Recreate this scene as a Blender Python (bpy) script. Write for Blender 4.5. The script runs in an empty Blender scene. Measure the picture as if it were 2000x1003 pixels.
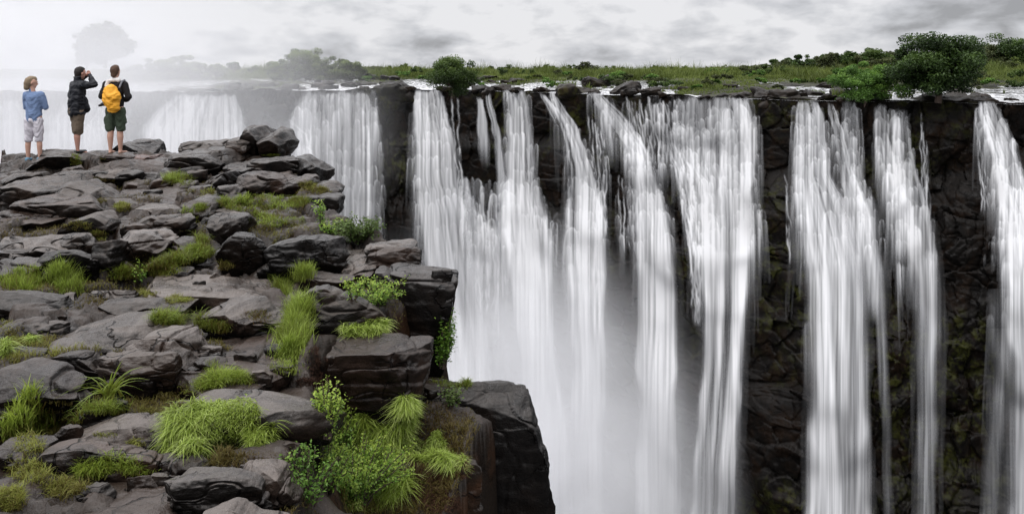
import bpy, bmesh, math, random
import numpy as np
from mathutils import Vector, Matrix
from mathutils.bvhtree import BVHTree
random.seed(7); np.random.seed(7)
sc = bpy.context.scene
C = bpy.data.collections.new('scene'); sc.collection.children.link(C)
R = math.radians
F, CX, HY = 1600.0, 1000.0, 135.0            # focal length and horizon in photo pixels

def P(px, py, Y): return np.array([(px-CX)/F*Y, Y, (HY-py)/F*Y])

# ------------------------------------------------------------------ noise
def _h(ix, iy, iz, seed):
    n = (ix*374761393 + iy*668265263 + iz*2147483647 + seed*1274126177) & 0xFFFFFFFF
    n = ((n ^ (n >> 13))*1274126177) & 0xFFFFFFFF
    n = ((n ^ (n >> 16))*2246822519) & 0xFFFFFFFF
    return ((n ^ (n >> 15)) & 0xFFFFFF)/float(0xFFFFFF)*2-1
def noise(x, y=0., z=0., seed=0):
    x, y, z = np.broadcast_arrays(np.asarray(x, float), np.asarray(y, float), np.asarray(z, float))
    xi, yi, zi = np.floor(x), np.floor(y), np.floor(z)
    fx, fy, fz = x-xi, y-yi, z-zi
    fx = fx*fx*fx*(fx*(fx*6-15)+10); fy = fy*fy*fy*(fy*(fy*6-15)+10); fz = fz*fz*fz*(fz*(fz*6-15)+10)
    xi, yi, zi = xi.astype(np.int64), yi.astype(np.int64), zi.astype(np.int64)
    r = 0
    for a in (0, 1):
        for b in (0, 1):
            for c in (0, 1):
                r = r + _h(xi+a, yi+b, zi+c, seed)*(fx if a else 1-fx)*(fy if b else 1-fy)*(fz if c else 1-fz)
    return r
def noise1(x, y, seed=0):
    x, y = np.broadcast_arrays(np.asarray(x, float), np.asarray(y, float))
    xi, yi = np.floor(x), np.floor(y); fx, fy = x-xi, y-yi
    fx = fx*fx*(3-2*fx); fy = fy*fy*(3-2*fy)
    xi, yi = xi.astype(np.int64), yi.astype(np.int64); z = xi*0
    return ((_h(xi, yi, z, seed)*(1-fx)+_h(xi+1, yi, z, seed)*fx)*(1-fy)
            + (_h(xi, yi+1, z, seed)*(1-fx)+_h(xi+1, yi+1, z, seed)*fx)*fy)
def fbm(x, y, z, oct=4, seed=0, gain=.5):
    r, a, f = 0, 1., 1.
    for i in range(oct):
        r = r + a*noise(x*f+i*17.3, y*f-i*9.1, z*f+i*5.7, seed+i); a *= gain; f *= 2.03
    return r
def sstep(a, b, x):
    t = np.clip((x-a)/(b-a), 0, 1); return t*t*(3-2*t)

# ------------------------------------------------------------------ objects
def tag(o, label=None, cat=None, group=None, kind=None):
    if label: o['label'] = label
    if cat: o['category'] = cat
    if group: o['group'] = group
    if kind: o['kind'] = kind
    return o
def empty(name, loc, label, cat, group=None, rz=0):
    o = bpy.data.objects.new(name, None); C.objects.link(o); o.location = loc; o.rotation_euler = (0, 0, rz)
    o.empty_display_size = .2
    return tag(o, label, cat, group)
def np_mesh(name, V, Fq, mat, parent=None, smooth=True, attrs=None, loc=None):
    """V (n,3), Fq (m,3|4) arrays"""
    V = np.asarray(V, np.float32); Fq = np.asarray(Fq, np.int32)
    me = bpy.data.meshes.new(name); k = Fq.shape[1]
    me.vertices.add(len(V)); me.vertices.foreach_set('co', V.ravel())
    me.loops.add(Fq.size); me.loops.foreach_set('vertex_index', Fq.ravel())
    me.polygons.add(len(Fq)); me.polygons.foreach_set('loop_start', np.arange(0, Fq.size, k, dtype=np.int32))
    try: me.polygons.foreach_set('loop_total', np.full(len(Fq), k, np.int32))
    except Exception: pass
    me.update(calc_edges=True)
    if smooth: me.polygons.foreach_set('use_smooth', np.ones(len(Fq), bool))
    for an, av in (attrs or {}).items():
        a = me.attributes.new(an, 'FLOAT', 'POINT'); a.data.foreach_set('value', np.asarray(av, np.float32).ravel())
    if mat: me.materials.append(mat)
    o = bpy.data.objects.new(name, me); C.objects.link(o)
    if parent: o.parent = parent
    if loc is not None: o.location = loc
    return o
def grid_faces(nr, nc, mask=None):
    i = np.arange(nr*nc).reshape(nr, nc)
    f = np.stack([i[:-1, :-1], i[:-1, 1:], i[1:, 1:], i[1:, :-1]], -1)
    if mask is not None: f = f[mask]
    return f.reshape(-1, 4)
def compact(V, Fq, attrs=None):
    used, inv = np.unique(Fq, return_inverse=True)
    return V[used], inv.reshape(Fq.shape), {k: a.ravel()[used] for k, a in (attrs or {}).items()}

# ------------------------------------------------------------------ materials
class NT:
    def __init__(s, name):
        s.m = bpy.data.materials.new(name); s.m.use_nodes = True; s.t = s.m.node_tree; s.t.nodes.clear()
        s.out = s.n('ShaderNodeOutputMaterial')
    def n(s, typ, **kw):
        nd = s.t.nodes.new(typ)
        for k, v in kw.items():
            if k.startswith('i_'):
                key = k[2:]; key = int(key) if key.isdigit() else key.replace('_', ' ')
                s.put(nd, key, v)
            else: setattr(nd, k, v)
        return nd
    def put(s, nd, key, v):
        if isinstance(v, bpy.types.NodeSocket): s.t.links.new(v, nd.inputs[key])
        elif isinstance(v, bpy.types.Node): s.t.links.new(v.outputs[0], nd.inputs[key])
        else: nd.inputs[key].default_value = v
    def math(s, op, a, b=0., c=None, clamp=False):
        nd = s.n('ShaderNodeMath', operation=op, use_clamp=clamp); s.put(nd, 0, a); s.put(nd, 1, b)
        if c is not None: s.put(nd, 2, c)
        return nd.outputs[0]
    def mix(s, f, a, b, bt='MIX'):
        nd = s.n('ShaderNodeMix', data_type='RGBA', blend_type=bt); s.put(nd, 0, f)
        s.put(nd, 6, a if not isinstance(a, tuple) else (*a, 1)); s.put(nd, 7, b if not isinstance(b, tuple) else (*b, 1))
        return nd.outputs[2]
    def map(s, v, a, b, c=0., d=1.):
        nd = s.n('ShaderNodeMapRange', interpolation_type='SMOOTHSTEP'); s.put(nd, 0, v)
        for i, x in enumerate((a, b, c, d)): nd.inputs[i+1].default_value = x
        return nd.outputs[0]
    def noise(s, vec, scale, detail=4, rough=.55, dist=0.):
        nd = s.n('ShaderNodeTexNoise'); s.put(nd, 'Vector', vec)
        nd.inputs['Scale'].default_value = scale; nd.inputs['Detail'].default_value = detail
        nd.inputs['Roughness'].default_value = rough; nd.inputs['Distortion'].default_value = dist
        return nd.outputs[0]
    def vscale(s, vec, sc3):
        nd = s.n('ShaderNodeVectorMath', operation='MULTIPLY'); s.put(nd, 0, vec); nd.inputs[1].default_value = sc3
        return nd.outputs[0]
    def done(s, sh): s.t.links.new(sh if isinstance(sh, bpy.types.NodeSocket) else sh.outputs[0], s.out.inputs[0]); return s.m

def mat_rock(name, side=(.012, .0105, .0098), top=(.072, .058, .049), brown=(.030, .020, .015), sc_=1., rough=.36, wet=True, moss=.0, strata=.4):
    t = NT(name); geo = t.n('ShaderNodeNewGeometry'); pos = geo.outputs['Position']
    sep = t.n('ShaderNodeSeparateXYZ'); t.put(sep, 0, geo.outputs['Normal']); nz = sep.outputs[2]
    n1 = t.noise(pos, 1.6*sc_, 6, .6, .4); n2 = t.noise(pos, 9*sc_, 6, .65); n3 = t.noise(pos, 48*sc_, 4, .6)
    ps = t.vscale(pos, (1, 1, 5)); ns = t.noise(ps, 5*sc_, 6, .65, 1.2)
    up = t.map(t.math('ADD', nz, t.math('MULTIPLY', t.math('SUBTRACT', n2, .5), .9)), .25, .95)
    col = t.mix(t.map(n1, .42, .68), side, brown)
    col = t.mix(t.math('MULTIPLY', up, t.map(n1, .25, .6, .65, 1.)), col, top)  # sky light and shade put into the colour: upward faces paler, sides darker
    col = t.mix(t.math('MULTIPLY', t.map(n2, .52, .72), .35), col, tuple(c*.35 for c in side))
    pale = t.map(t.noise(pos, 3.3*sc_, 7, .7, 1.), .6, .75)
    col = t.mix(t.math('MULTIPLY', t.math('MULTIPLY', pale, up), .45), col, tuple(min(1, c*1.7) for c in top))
    col = t.mix(.55, col, t.mix(n3, (.35, .34, .34), (1.5, 1.5, 1.5)), 'MULTIPLY')
    if moss:
        ms = t.math('MULTIPLY', t.math('MULTIPLY', t.map(t.noise(pos, 2.2*sc_, 6, .7), .46, .62), t.map(t.noise(pos, .22*sc_, 3, .5), .48, .62)), moss)
        col = t.mix(ms, col, (.055, .062, .012))
    oi = t.n('ShaderNodeObjectInfo').outputs['Random']
    col = t.mix(1., col, t.mix(oi, (.70, .68, .66), (1.28, 1.22, 1.17)), 'MULTIPLY')
    wetp = t.map(t.noise(pos, 2.4*sc_, 5, .6, .8), .47, .60)
    col = t.mix(t.math('MULTIPLY', wetp, .75), col, t.mix(1., col, (.42, .40, .39), 'MULTIPLY'))
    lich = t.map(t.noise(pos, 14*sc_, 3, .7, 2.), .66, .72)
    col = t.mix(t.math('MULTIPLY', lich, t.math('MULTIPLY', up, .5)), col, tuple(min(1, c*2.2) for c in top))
    vo = t.n('ShaderNodeTexVoronoi', feature='DISTANCE_TO_EDGE')
    wv = t.n('ShaderNodeVectorMath', operation='ADD'); t.put(wv, 0, t.vscale(pos, (1, 1, 1.8)))
    nv = t.n('ShaderNodeTexNoise'); t.put(nv, 'Vector', pos); nv.inputs['Scale'].default_value = 2.3*sc_; nv.inputs['Detail'].default_value = 4
    t.put(wv, 1, t.vscale(nv.outputs[1], (.9/sc_, .9/sc_, .9/sc_))); t.put(vo, 'Vector', wv.outputs[0]); vo.inputs['Scale'].default_value = 1.25*sc_
    crack = t.math('MAXIMUM', t.map(vo.outputs[0], 0, .02), t.map(t.noise(pos, 1.1*sc_, 2), .40, .56))
    col = t.mix(t.math('MULTIPLY', t.math('SUBTRACT', 1, crack), .75), col, (.006, .005, .005))
    hgt = t.math('ADD', t.math('MULTIPLY', n2, .5), t.math('MULTIPLY', n3, .16))
    hgt = t.math('ADD', hgt, t.math('MULTIPLY', ns, .45*strata)); hgt = t.math('ADD', hgt, t.math('MULTIPLY', crack, .5))
    b = t.n('ShaderNodeBump'); b.inputs['Strength'].default_value = .95; b.inputs['Distance'].default_value = .055/sc_*(1 if sc_ > .5 else .5); t.put(b, 'Height', hgt)
    bs = t.n('ShaderNodeBsdfPrincipled'); t.put(bs, 'Base Color', col); t.put(bs, 'Normal', b)
    t.put(bs, 'Roughness', t.math('SUBTRACT', t.map(n2, .3, .7, rough-.08, rough+.24), t.math('MULTIPLY', wetp, .16))); t.put(bs, 'Specular IOR Level', t.math('ADD', t.math('MULTIPLY', t.map(nz, .1, .8), .5 if sc_ > .5 else .12), .06))  # sheen held back on steep faces to deepen their painted shade
    return t.done(bs)

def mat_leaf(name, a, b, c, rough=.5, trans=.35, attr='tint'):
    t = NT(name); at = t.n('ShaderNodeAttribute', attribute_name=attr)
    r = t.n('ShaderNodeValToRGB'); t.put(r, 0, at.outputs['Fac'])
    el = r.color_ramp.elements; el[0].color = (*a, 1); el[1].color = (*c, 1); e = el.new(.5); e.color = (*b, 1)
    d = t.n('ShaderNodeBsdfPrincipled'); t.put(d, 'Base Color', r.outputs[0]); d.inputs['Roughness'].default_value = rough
    d.inputs['Specular IOR Level'].default_value = .3
    tr = t.n('ShaderNodeBsdfTranslucent'); t.put(tr, 0, r.outputs[0])
    mx = t.n('ShaderNodeMixShader'); mx.inputs[0].default_value = trans; t.put(mx, 1, d.outputs[0]); t.put(mx, 2, tr.outputs[0])
    return t.done(mx)
def mat_plain(name, col, rough=.7, bump=.3, scale=20., var=.25, spec=.3):
    t = NT(name); tc = t.n('ShaderNodeTexCoord'); n = t.noise(tc.outputs['Object'], scale, 5, .6, .5)
    c = t.mix(n, tuple(x*(1-var) for x in col), tuple(min(1, x*(1+var)) for x in col))
    b = t.n('ShaderNodeBump'); b.inputs['Strength'].default_value = bump; b.inputs['Distance'].default_value = .02; t.put(b, 'Height', n)
    bs = t.n('ShaderNodeBsdfPrincipled'); t.put(bs, 'Base Color', c); t.put(bs, 'Normal', b); bs.inputs['Roughness'].default_value = rough
    bs.inputs['Specular IOR Level'].default_value = spec
    return t.done(bs)
def mat_water():
    t = NT('falling_water'); a = t.n('ShaderNodeAttribute', attribute_name='dens'); d = a.outputs['Fac']
    tn = t.n('ShaderNodeAttribute', attribute_name='tone')
    col = t.mix(tn.outputs['Fac'], (.38, .385, .40), (.93, .93, .945))
    # aerated water scatters light like a volume: its shading hardly follows the folds of the sheet
    df = t.n('ShaderNodeBsdfDiffuse'); t.put(df, 0, col); nv = t.n('ShaderNodeCombineXYZ'); nv.inputs[1].default_value = -.82; nv.inputs[2].default_value = .57; t.put(df, 'Normal', nv.outputs[0])
    tl = t.n('ShaderNodeBsdfTranslucent'); t.put(tl, 0, col)
    m1 = t.n('ShaderNodeMixShader'); m1.inputs[0].default_value = .15; t.put(m1, 1, df.outputs[0]); t.put(m1, 2, tl.outputs[0])
    tp = t.n('ShaderNodeBsdfTransparent'); m2 = t.n('ShaderNodeMixShader')
    t.put(m2, 0, d); t.put(m2, 1, tp.outputs[0]); t.put(m2, 2, m1.outputs[0])
    return t.done(m2)

M = {}
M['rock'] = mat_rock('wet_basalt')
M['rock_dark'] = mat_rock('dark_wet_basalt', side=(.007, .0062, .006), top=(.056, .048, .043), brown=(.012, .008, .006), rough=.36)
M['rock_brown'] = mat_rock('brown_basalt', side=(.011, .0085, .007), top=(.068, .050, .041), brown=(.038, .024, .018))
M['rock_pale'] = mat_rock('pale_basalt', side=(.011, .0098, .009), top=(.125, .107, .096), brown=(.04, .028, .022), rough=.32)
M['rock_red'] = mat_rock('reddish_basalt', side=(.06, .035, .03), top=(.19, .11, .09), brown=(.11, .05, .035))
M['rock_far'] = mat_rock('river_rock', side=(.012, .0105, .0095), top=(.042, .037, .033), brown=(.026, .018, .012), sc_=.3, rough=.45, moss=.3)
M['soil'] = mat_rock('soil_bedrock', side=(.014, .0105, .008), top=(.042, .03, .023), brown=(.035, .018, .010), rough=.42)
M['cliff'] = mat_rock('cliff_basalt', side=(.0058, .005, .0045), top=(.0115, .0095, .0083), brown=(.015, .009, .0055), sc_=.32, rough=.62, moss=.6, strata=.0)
M['water'] = mat_water()
M['roots'] = mat_leaf('root_mat', (.02, .009, .005), (.07, .03, .016), (.13, .065, .035), .8, .1)
M['grass'] = mat_leaf('grass_blades', (.12, .07, .02), (.20, .27, .035), (.46, .58, .09), .45, .45)
M['grass_lime'] = mat_leaf('lime_grass', (.12, .13, .02), (.36, .48, .08), (.80, .88, .36), .4, .45)
M['moss'] = mat_leaf('mossy_grass', (.085, .05, .018), (.17, .15, .035), (.30, .34, .06), .6, .35)
M['leaf'] = mat_leaf('leaf_green', (.04, .08, .015), (.14, .27, .04), (.46, .58, .10), .4, .4)
M['leaf_dark'] = mat_leaf('leaf_dark', (.014, .026, .008), (.036, .068, .015), (.085, .14, .03), .5, .25)
M['leaf_mid'] = mat_leaf('leaf_mid', (.022, .04, .01), (.06, .10, .022), (.13, .19, .045), .5, .3)
M['leaf_lime'] = mat_leaf('leaf_bright', (.035, .075, .012), (.10, .20, .035), (.22, .36, .07), .5, .35)
M['leaf_olive'] = mat_leaf('leaf_olive', (.03, .038, .014), (.07, .085, .03), (.13, .15, .06), .6, .3)
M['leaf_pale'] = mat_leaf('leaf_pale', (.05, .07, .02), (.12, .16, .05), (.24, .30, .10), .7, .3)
M['reed'] = mat_leaf('reed_green', (.045, .06, .012), (.13, .17, .035), (.28, .32, .09), .6, .35)
M['bark'] = mat_plain('bark', (.07, .05, .04), .85, .6, 12)

# ------------------------------------------------------------------ rock builder
def cube_sphere(n):
    u = np.linspace(-1, 1, n); a, b = np.meshgrid(u, u, indexing='ij'); o = np.ones_like(a)
    Vs, Fs, k = [], [], 0
    for fx in ((o, a, b), (-o, b, a), (b, o, a), (a, -o, b), (a, b, o), (b, a, -o)):
        Vs.append(np.stack(fx, -1).reshape(-1, 3)); Fs.append(grid_faces(n, n)+k); k += n*n
    V = np.concatenate(Vs); Fq = np.concatenate(Fs)
    key = np.round(V*5000).astype(np.int64); _, idx, inv = np.unique(key, axis=0, return_index=True, return_inverse=True)
    return V[idx], inv.ravel()[Fq]
_cs = {}
GP = [(250, 19.0), (290, 17.2), (300, 16.5), (350, 14.2), (400, 12.5), (450, 11.1), (500, 10), (550, 9.05), (600, 8.3), (650, 7.6),
      (700, 7.0), (800, 6.1), (900, 5.35), (1003, 4.75), (1100, 4.3), (1300, 3.6)]
def G(py): return float(np.interp(py, [g[0] for g in GP], [g[1] for g in GP]))
gY = np.array([g[1] for g in GP])[::-1]; gZ = np.array([(HY-g[0])/F*g[1] for g in GP])[::-1]
def zg(Y): return np.interp(Y, gY, gZ)

ROCK_OBJS = []
def rock(x0, x1, y0, y1, f, label, name='boulder', mat='rock', Y=None, prof=None, rnd=4.6, seed=None, cuts=11, rough=1., sink=.25, group=None, lean=0., taper=.0, kmax=2.2, under=.45):
    """photo box of the rock, f = share of its height that is front face; solved into width, depth, height"""
    seed = int(seed if seed is not None else x0*7+y0*13) % 99991
    rg = np.random.RandomState(seed)
    Yf = Y if Y else G(y1)
    ye = y0+(1-f)*(y1-y0)
    rnd = max(rnd, 4.2); mx_ = (x0+x1)/2; x0, x1 = mx_-(mx_-x0)*1.07, mx_+(x1-mx_)*1.07
    w = (x1-x0)/F*Yf; zt = (HY-ye)/F*Yf; zb = (HY-y1)/F*Yf
    Yb = Yf*(ye-HY)/max(y0-HY, 30); D = min(max(Yb-Yf, .35*w), kmax*w)
    slope = ((HY-y0)/F*(Yf+D)-zt)/D                      # rise of the top towards its back
    h = max(zt-zb, .06)+sink*w*.5+.08
    n = int(np.clip((x1-x0)*.42, 14, 78))
    if n not in _cs: _cs[n] = cube_sphere(n)
    V, Fq = _cs[n]; V = V.copy()
    L = (np.abs(V)**rnd).sum(1)**(1/rnd)*.92; V = V/np.maximum(L, 1)[:, None] if rnd > 6 else V/L[:, None]*1.0
    V = np.clip(V, -1, 1)
    for i in range(cuts):
        d = rg.normal(size=3); d[2] *= .8; d[1] -= .3; d /= np.linalg.norm(d); o = rg.uniform(.74, 1.12)
        k = V@d; V = V-np.outer(np.maximum(k-o, 0)*.97, d)
    p = V*[w/2, D/2, h/2]
    if prof is not None:
        u = (V[:, 0]+1)/2; ph = np.interp(u, np.linspace(0, 1, len(prof)), prof)
        tz = (V[:, 2]+1)/2; p[:, 2] = -h/2+(p[:, 2]+h/2)*(1-(1-ph)*np.clip(tz*1.3, 0, 1))
    if taper: p[:, 0] *= 1-taper*(1-(V[:, 2]+1)/2)
    p[:, 2] += slope*p[:, 1]*np.clip((V[:, 2]+1)/2, 0, 1)
    p[:, 2] += lean*p[:, 0]
    tz_ = np.clip((V[:, 2]+1)/2, 0, 1); p[:, 1] += under*min(D, .8)*(1-sstep(0, .75, tz_))*(V[:, 1] < 0)*(-V[:, 1])*.5; p[:, 0] *= 1-.13*(1-sstep(0, .7, tz_))
    s = min(w, D, h*1.6); q = p/s; sd = rg.uniform(0, 99)
    r = p/np.maximum(np.linalg.norm(p, axis=1), 1e-6)[:, None]
    e = V/np.linalg.norm(V, axis=1)[:, None]
    d = fbm(q[:, 0]*1.3+sd, q[:, 1]*1.3, q[:, 2]*1.6, 4, seed, .5)*.062*rough
    zz = p[:, 2]/.16+2.2*fbm(p[:, 0]*.9+sd, p[:, 1]*.9, p[:, 2]*.4, 2, seed+5)
    led = (zz-np.floor(zz)); led = np.where(led < .8, led/.8, (1-led)/.2)
    d2 = (led-.5)*.020*(1-np.abs(e[:, 2]))*rough
    c1 = noise(q[:, 0]*1.1+sd, q[:, 1]*1.1+3, q[:, 2]*1.7, seed+9); c2 = noise(q[:, 0]*.8-sd, q[:, 1]*1.9, q[:, 2]*2.3+7, seed+11)
    cr = -.07*np.exp(-(c1/.035)**2)-.055*np.exp(-(c2/.03)**2)*(noise(q[:, 0]+5, q[:, 1], q[:, 2], seed+12) > 0)
    fine = fbm(p[:, 0]*9, p[:, 1]*9, p[:, 2]*14, 3, seed+21)*.007*rough
    ridg = (1-np.abs(noise(q[:, 0]*2.1, q[:, 1]*2.1+sd, q[:, 2]*3.2, seed+31))*2)*.018*rough
    p = p+e*((d+cr*.9+ridg)*s+d2+fine)[:, None]
    lo, hi = np.percentile(p, 1, axis=0), np.percentile(p, 99, axis=0)
    p[:, 0] = (p[:, 0]-(lo[0]+hi[0])/2)*(w*1.05/(hi[0]-lo[0])); p[:, 1] = (p[:, 1]-(lo[1]+hi[1])/2)*(D*1.08/(hi[1]-lo[1]))
    p[:, 2] = -h/2+(p[:, 2]-lo[2])*((h+.5*slope*D+.03*h)/(hi[2]-lo[2]))
    cxp = (x0+x1)/2
    base = np.array([(cxp-CX)/F*(Yf+D*.12), Yf+D/2-.02*w, zt-h])
    V2 = p+[0, 0, h/2]
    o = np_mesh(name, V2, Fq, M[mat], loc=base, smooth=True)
    tag(o, label, 'rock', group); ROCK_OBJS.append(o)
    return o

# ------------------------------------------------------------------ ground of the outcrop
def worley(x, y, seed=0):
    xi, yi = np.floor(x).astype(np.int64), np.floor(y).astype(np.int64)
    f1 = np.full(x.shape, 9.); f2 = f1.copy(); cid = np.zeros(x.shape); z = xi*0; dx1 = z*0.; dy1 = z*0.
    for a in (-1, 0, 1):
        for b in (-1, 0, 1):
            jx, jy = _h(xi+a, yi+b, z, seed)*.42+.5, _h(xi+a, yi+b, z, seed+1)*.42+.5
            ddx, ddy = xi+a+jx-x, yi+b+jy-y; d = np.hypot(ddx, ddy); c = _h(xi+a, yi+b, z, seed+2)
            m = d < f1; f2 = np.where(m, f1, np.minimum(f2, d)); f1 = np.where(m, d, f1); cid = np.where(m, c, cid)
            dx1 = np.where(m, ddx, dx1); dy1 = np.where(m, ddy, dy1)
    return f1, f2, cid, dx1, dy1
RB = [(3, 590), (4.6, 590), (5.4, 600), (6.2, 610), (7, 625), (7.6, 640), (8.3, 760), (9.2, 850), (10, 800), (11, 715), (12.5, 652), (14, 630), (15, 585), (16.5, 555), (19, 540)]
SB = [(3, 640), (5.4, 700), (6.2, 790), (7, 915), (8, 930), (8.8, 925), (9.4, 870), (9.8, 700), (10.5, 300), (19, 300)]
def groundz(X, Y):
    z0 = zg(Y)
    wx = X+.25*noise(X*1.2, Y*1.2, 3., 5); wy = Y+.25*noise(X*1.2, Y*1.2, 9., 6)
    f1, f2, c, dx, dy = worley(wx/.95, wy/.62, 3)
    e = f2-f1
    g1, g2, c2, ex, ey = worley(wx/.34+9, wy/.26, 8)
    h = z0-.05+.11*c+.06*dx*c2*0+.10*dx*np.sign(c)-.13*np.exp(-(e/.07)**2)+.035*c2-.04*np.exp(-((g2-g1)/.09)**2)
    h = h+.045*fbm(X*3.2, Y*3.2, 0, 5, 2, .6)+.1*noise(X*.5, Y*.5, 0, 12)
    zz = h/.12+.7*noise(X*.7, Y*.7, 0, 31); fr = zz-np.floor(zz); h = h+(.12*(np.floor(zz)+sstep(.55, 1, fr))-zz*.12)*.75
    px = X/Y*F+CX
    xb = (np.interp(Y, *zip(*RB))-CX)/F*Y; xs = (np.interp(Y, *zip(*SB))-CX)/F*Y
    wob = .16*noise(X*1.1, Y*1.1, 2, 40)+.05*noise(X*4, Y*4, 2, 41)
    shelf = -3.42+.3*fbm(X*1.4, Y*1.4, 1, 5, 50)
    k = sstep(-.02, .22, X-xb+wob); h = h*(1-k)+shelf*k
    k2 = sstep(0, .5, X-np.maximum(xs, xb+.12)+wob)
    bk = sstep(17.3, 17.9, Y+wob); lf = sstep(0, .5, (-950/F*Y)-.5-X)*sstep(14.4, 15.2, Y)
    k2 = np.maximum(k2, np.maximum(bk, lf))
    return h*(1-k2)+(-42)*k2
ys = np.linspace(3.4, 18.6, 420); xs = np.linspace(-13.5, 1.2, 420)
XX, YY = np.meshgrid(xs, ys)
ZZ = groundz(XX, YY)
terrain = np_mesh('rock_ground', np.stack([XX, YY, ZZ], -1).reshape(-1, 3), grid_faces(420, 420), M['soil'])
tag(terrain, kind='structure')

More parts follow.
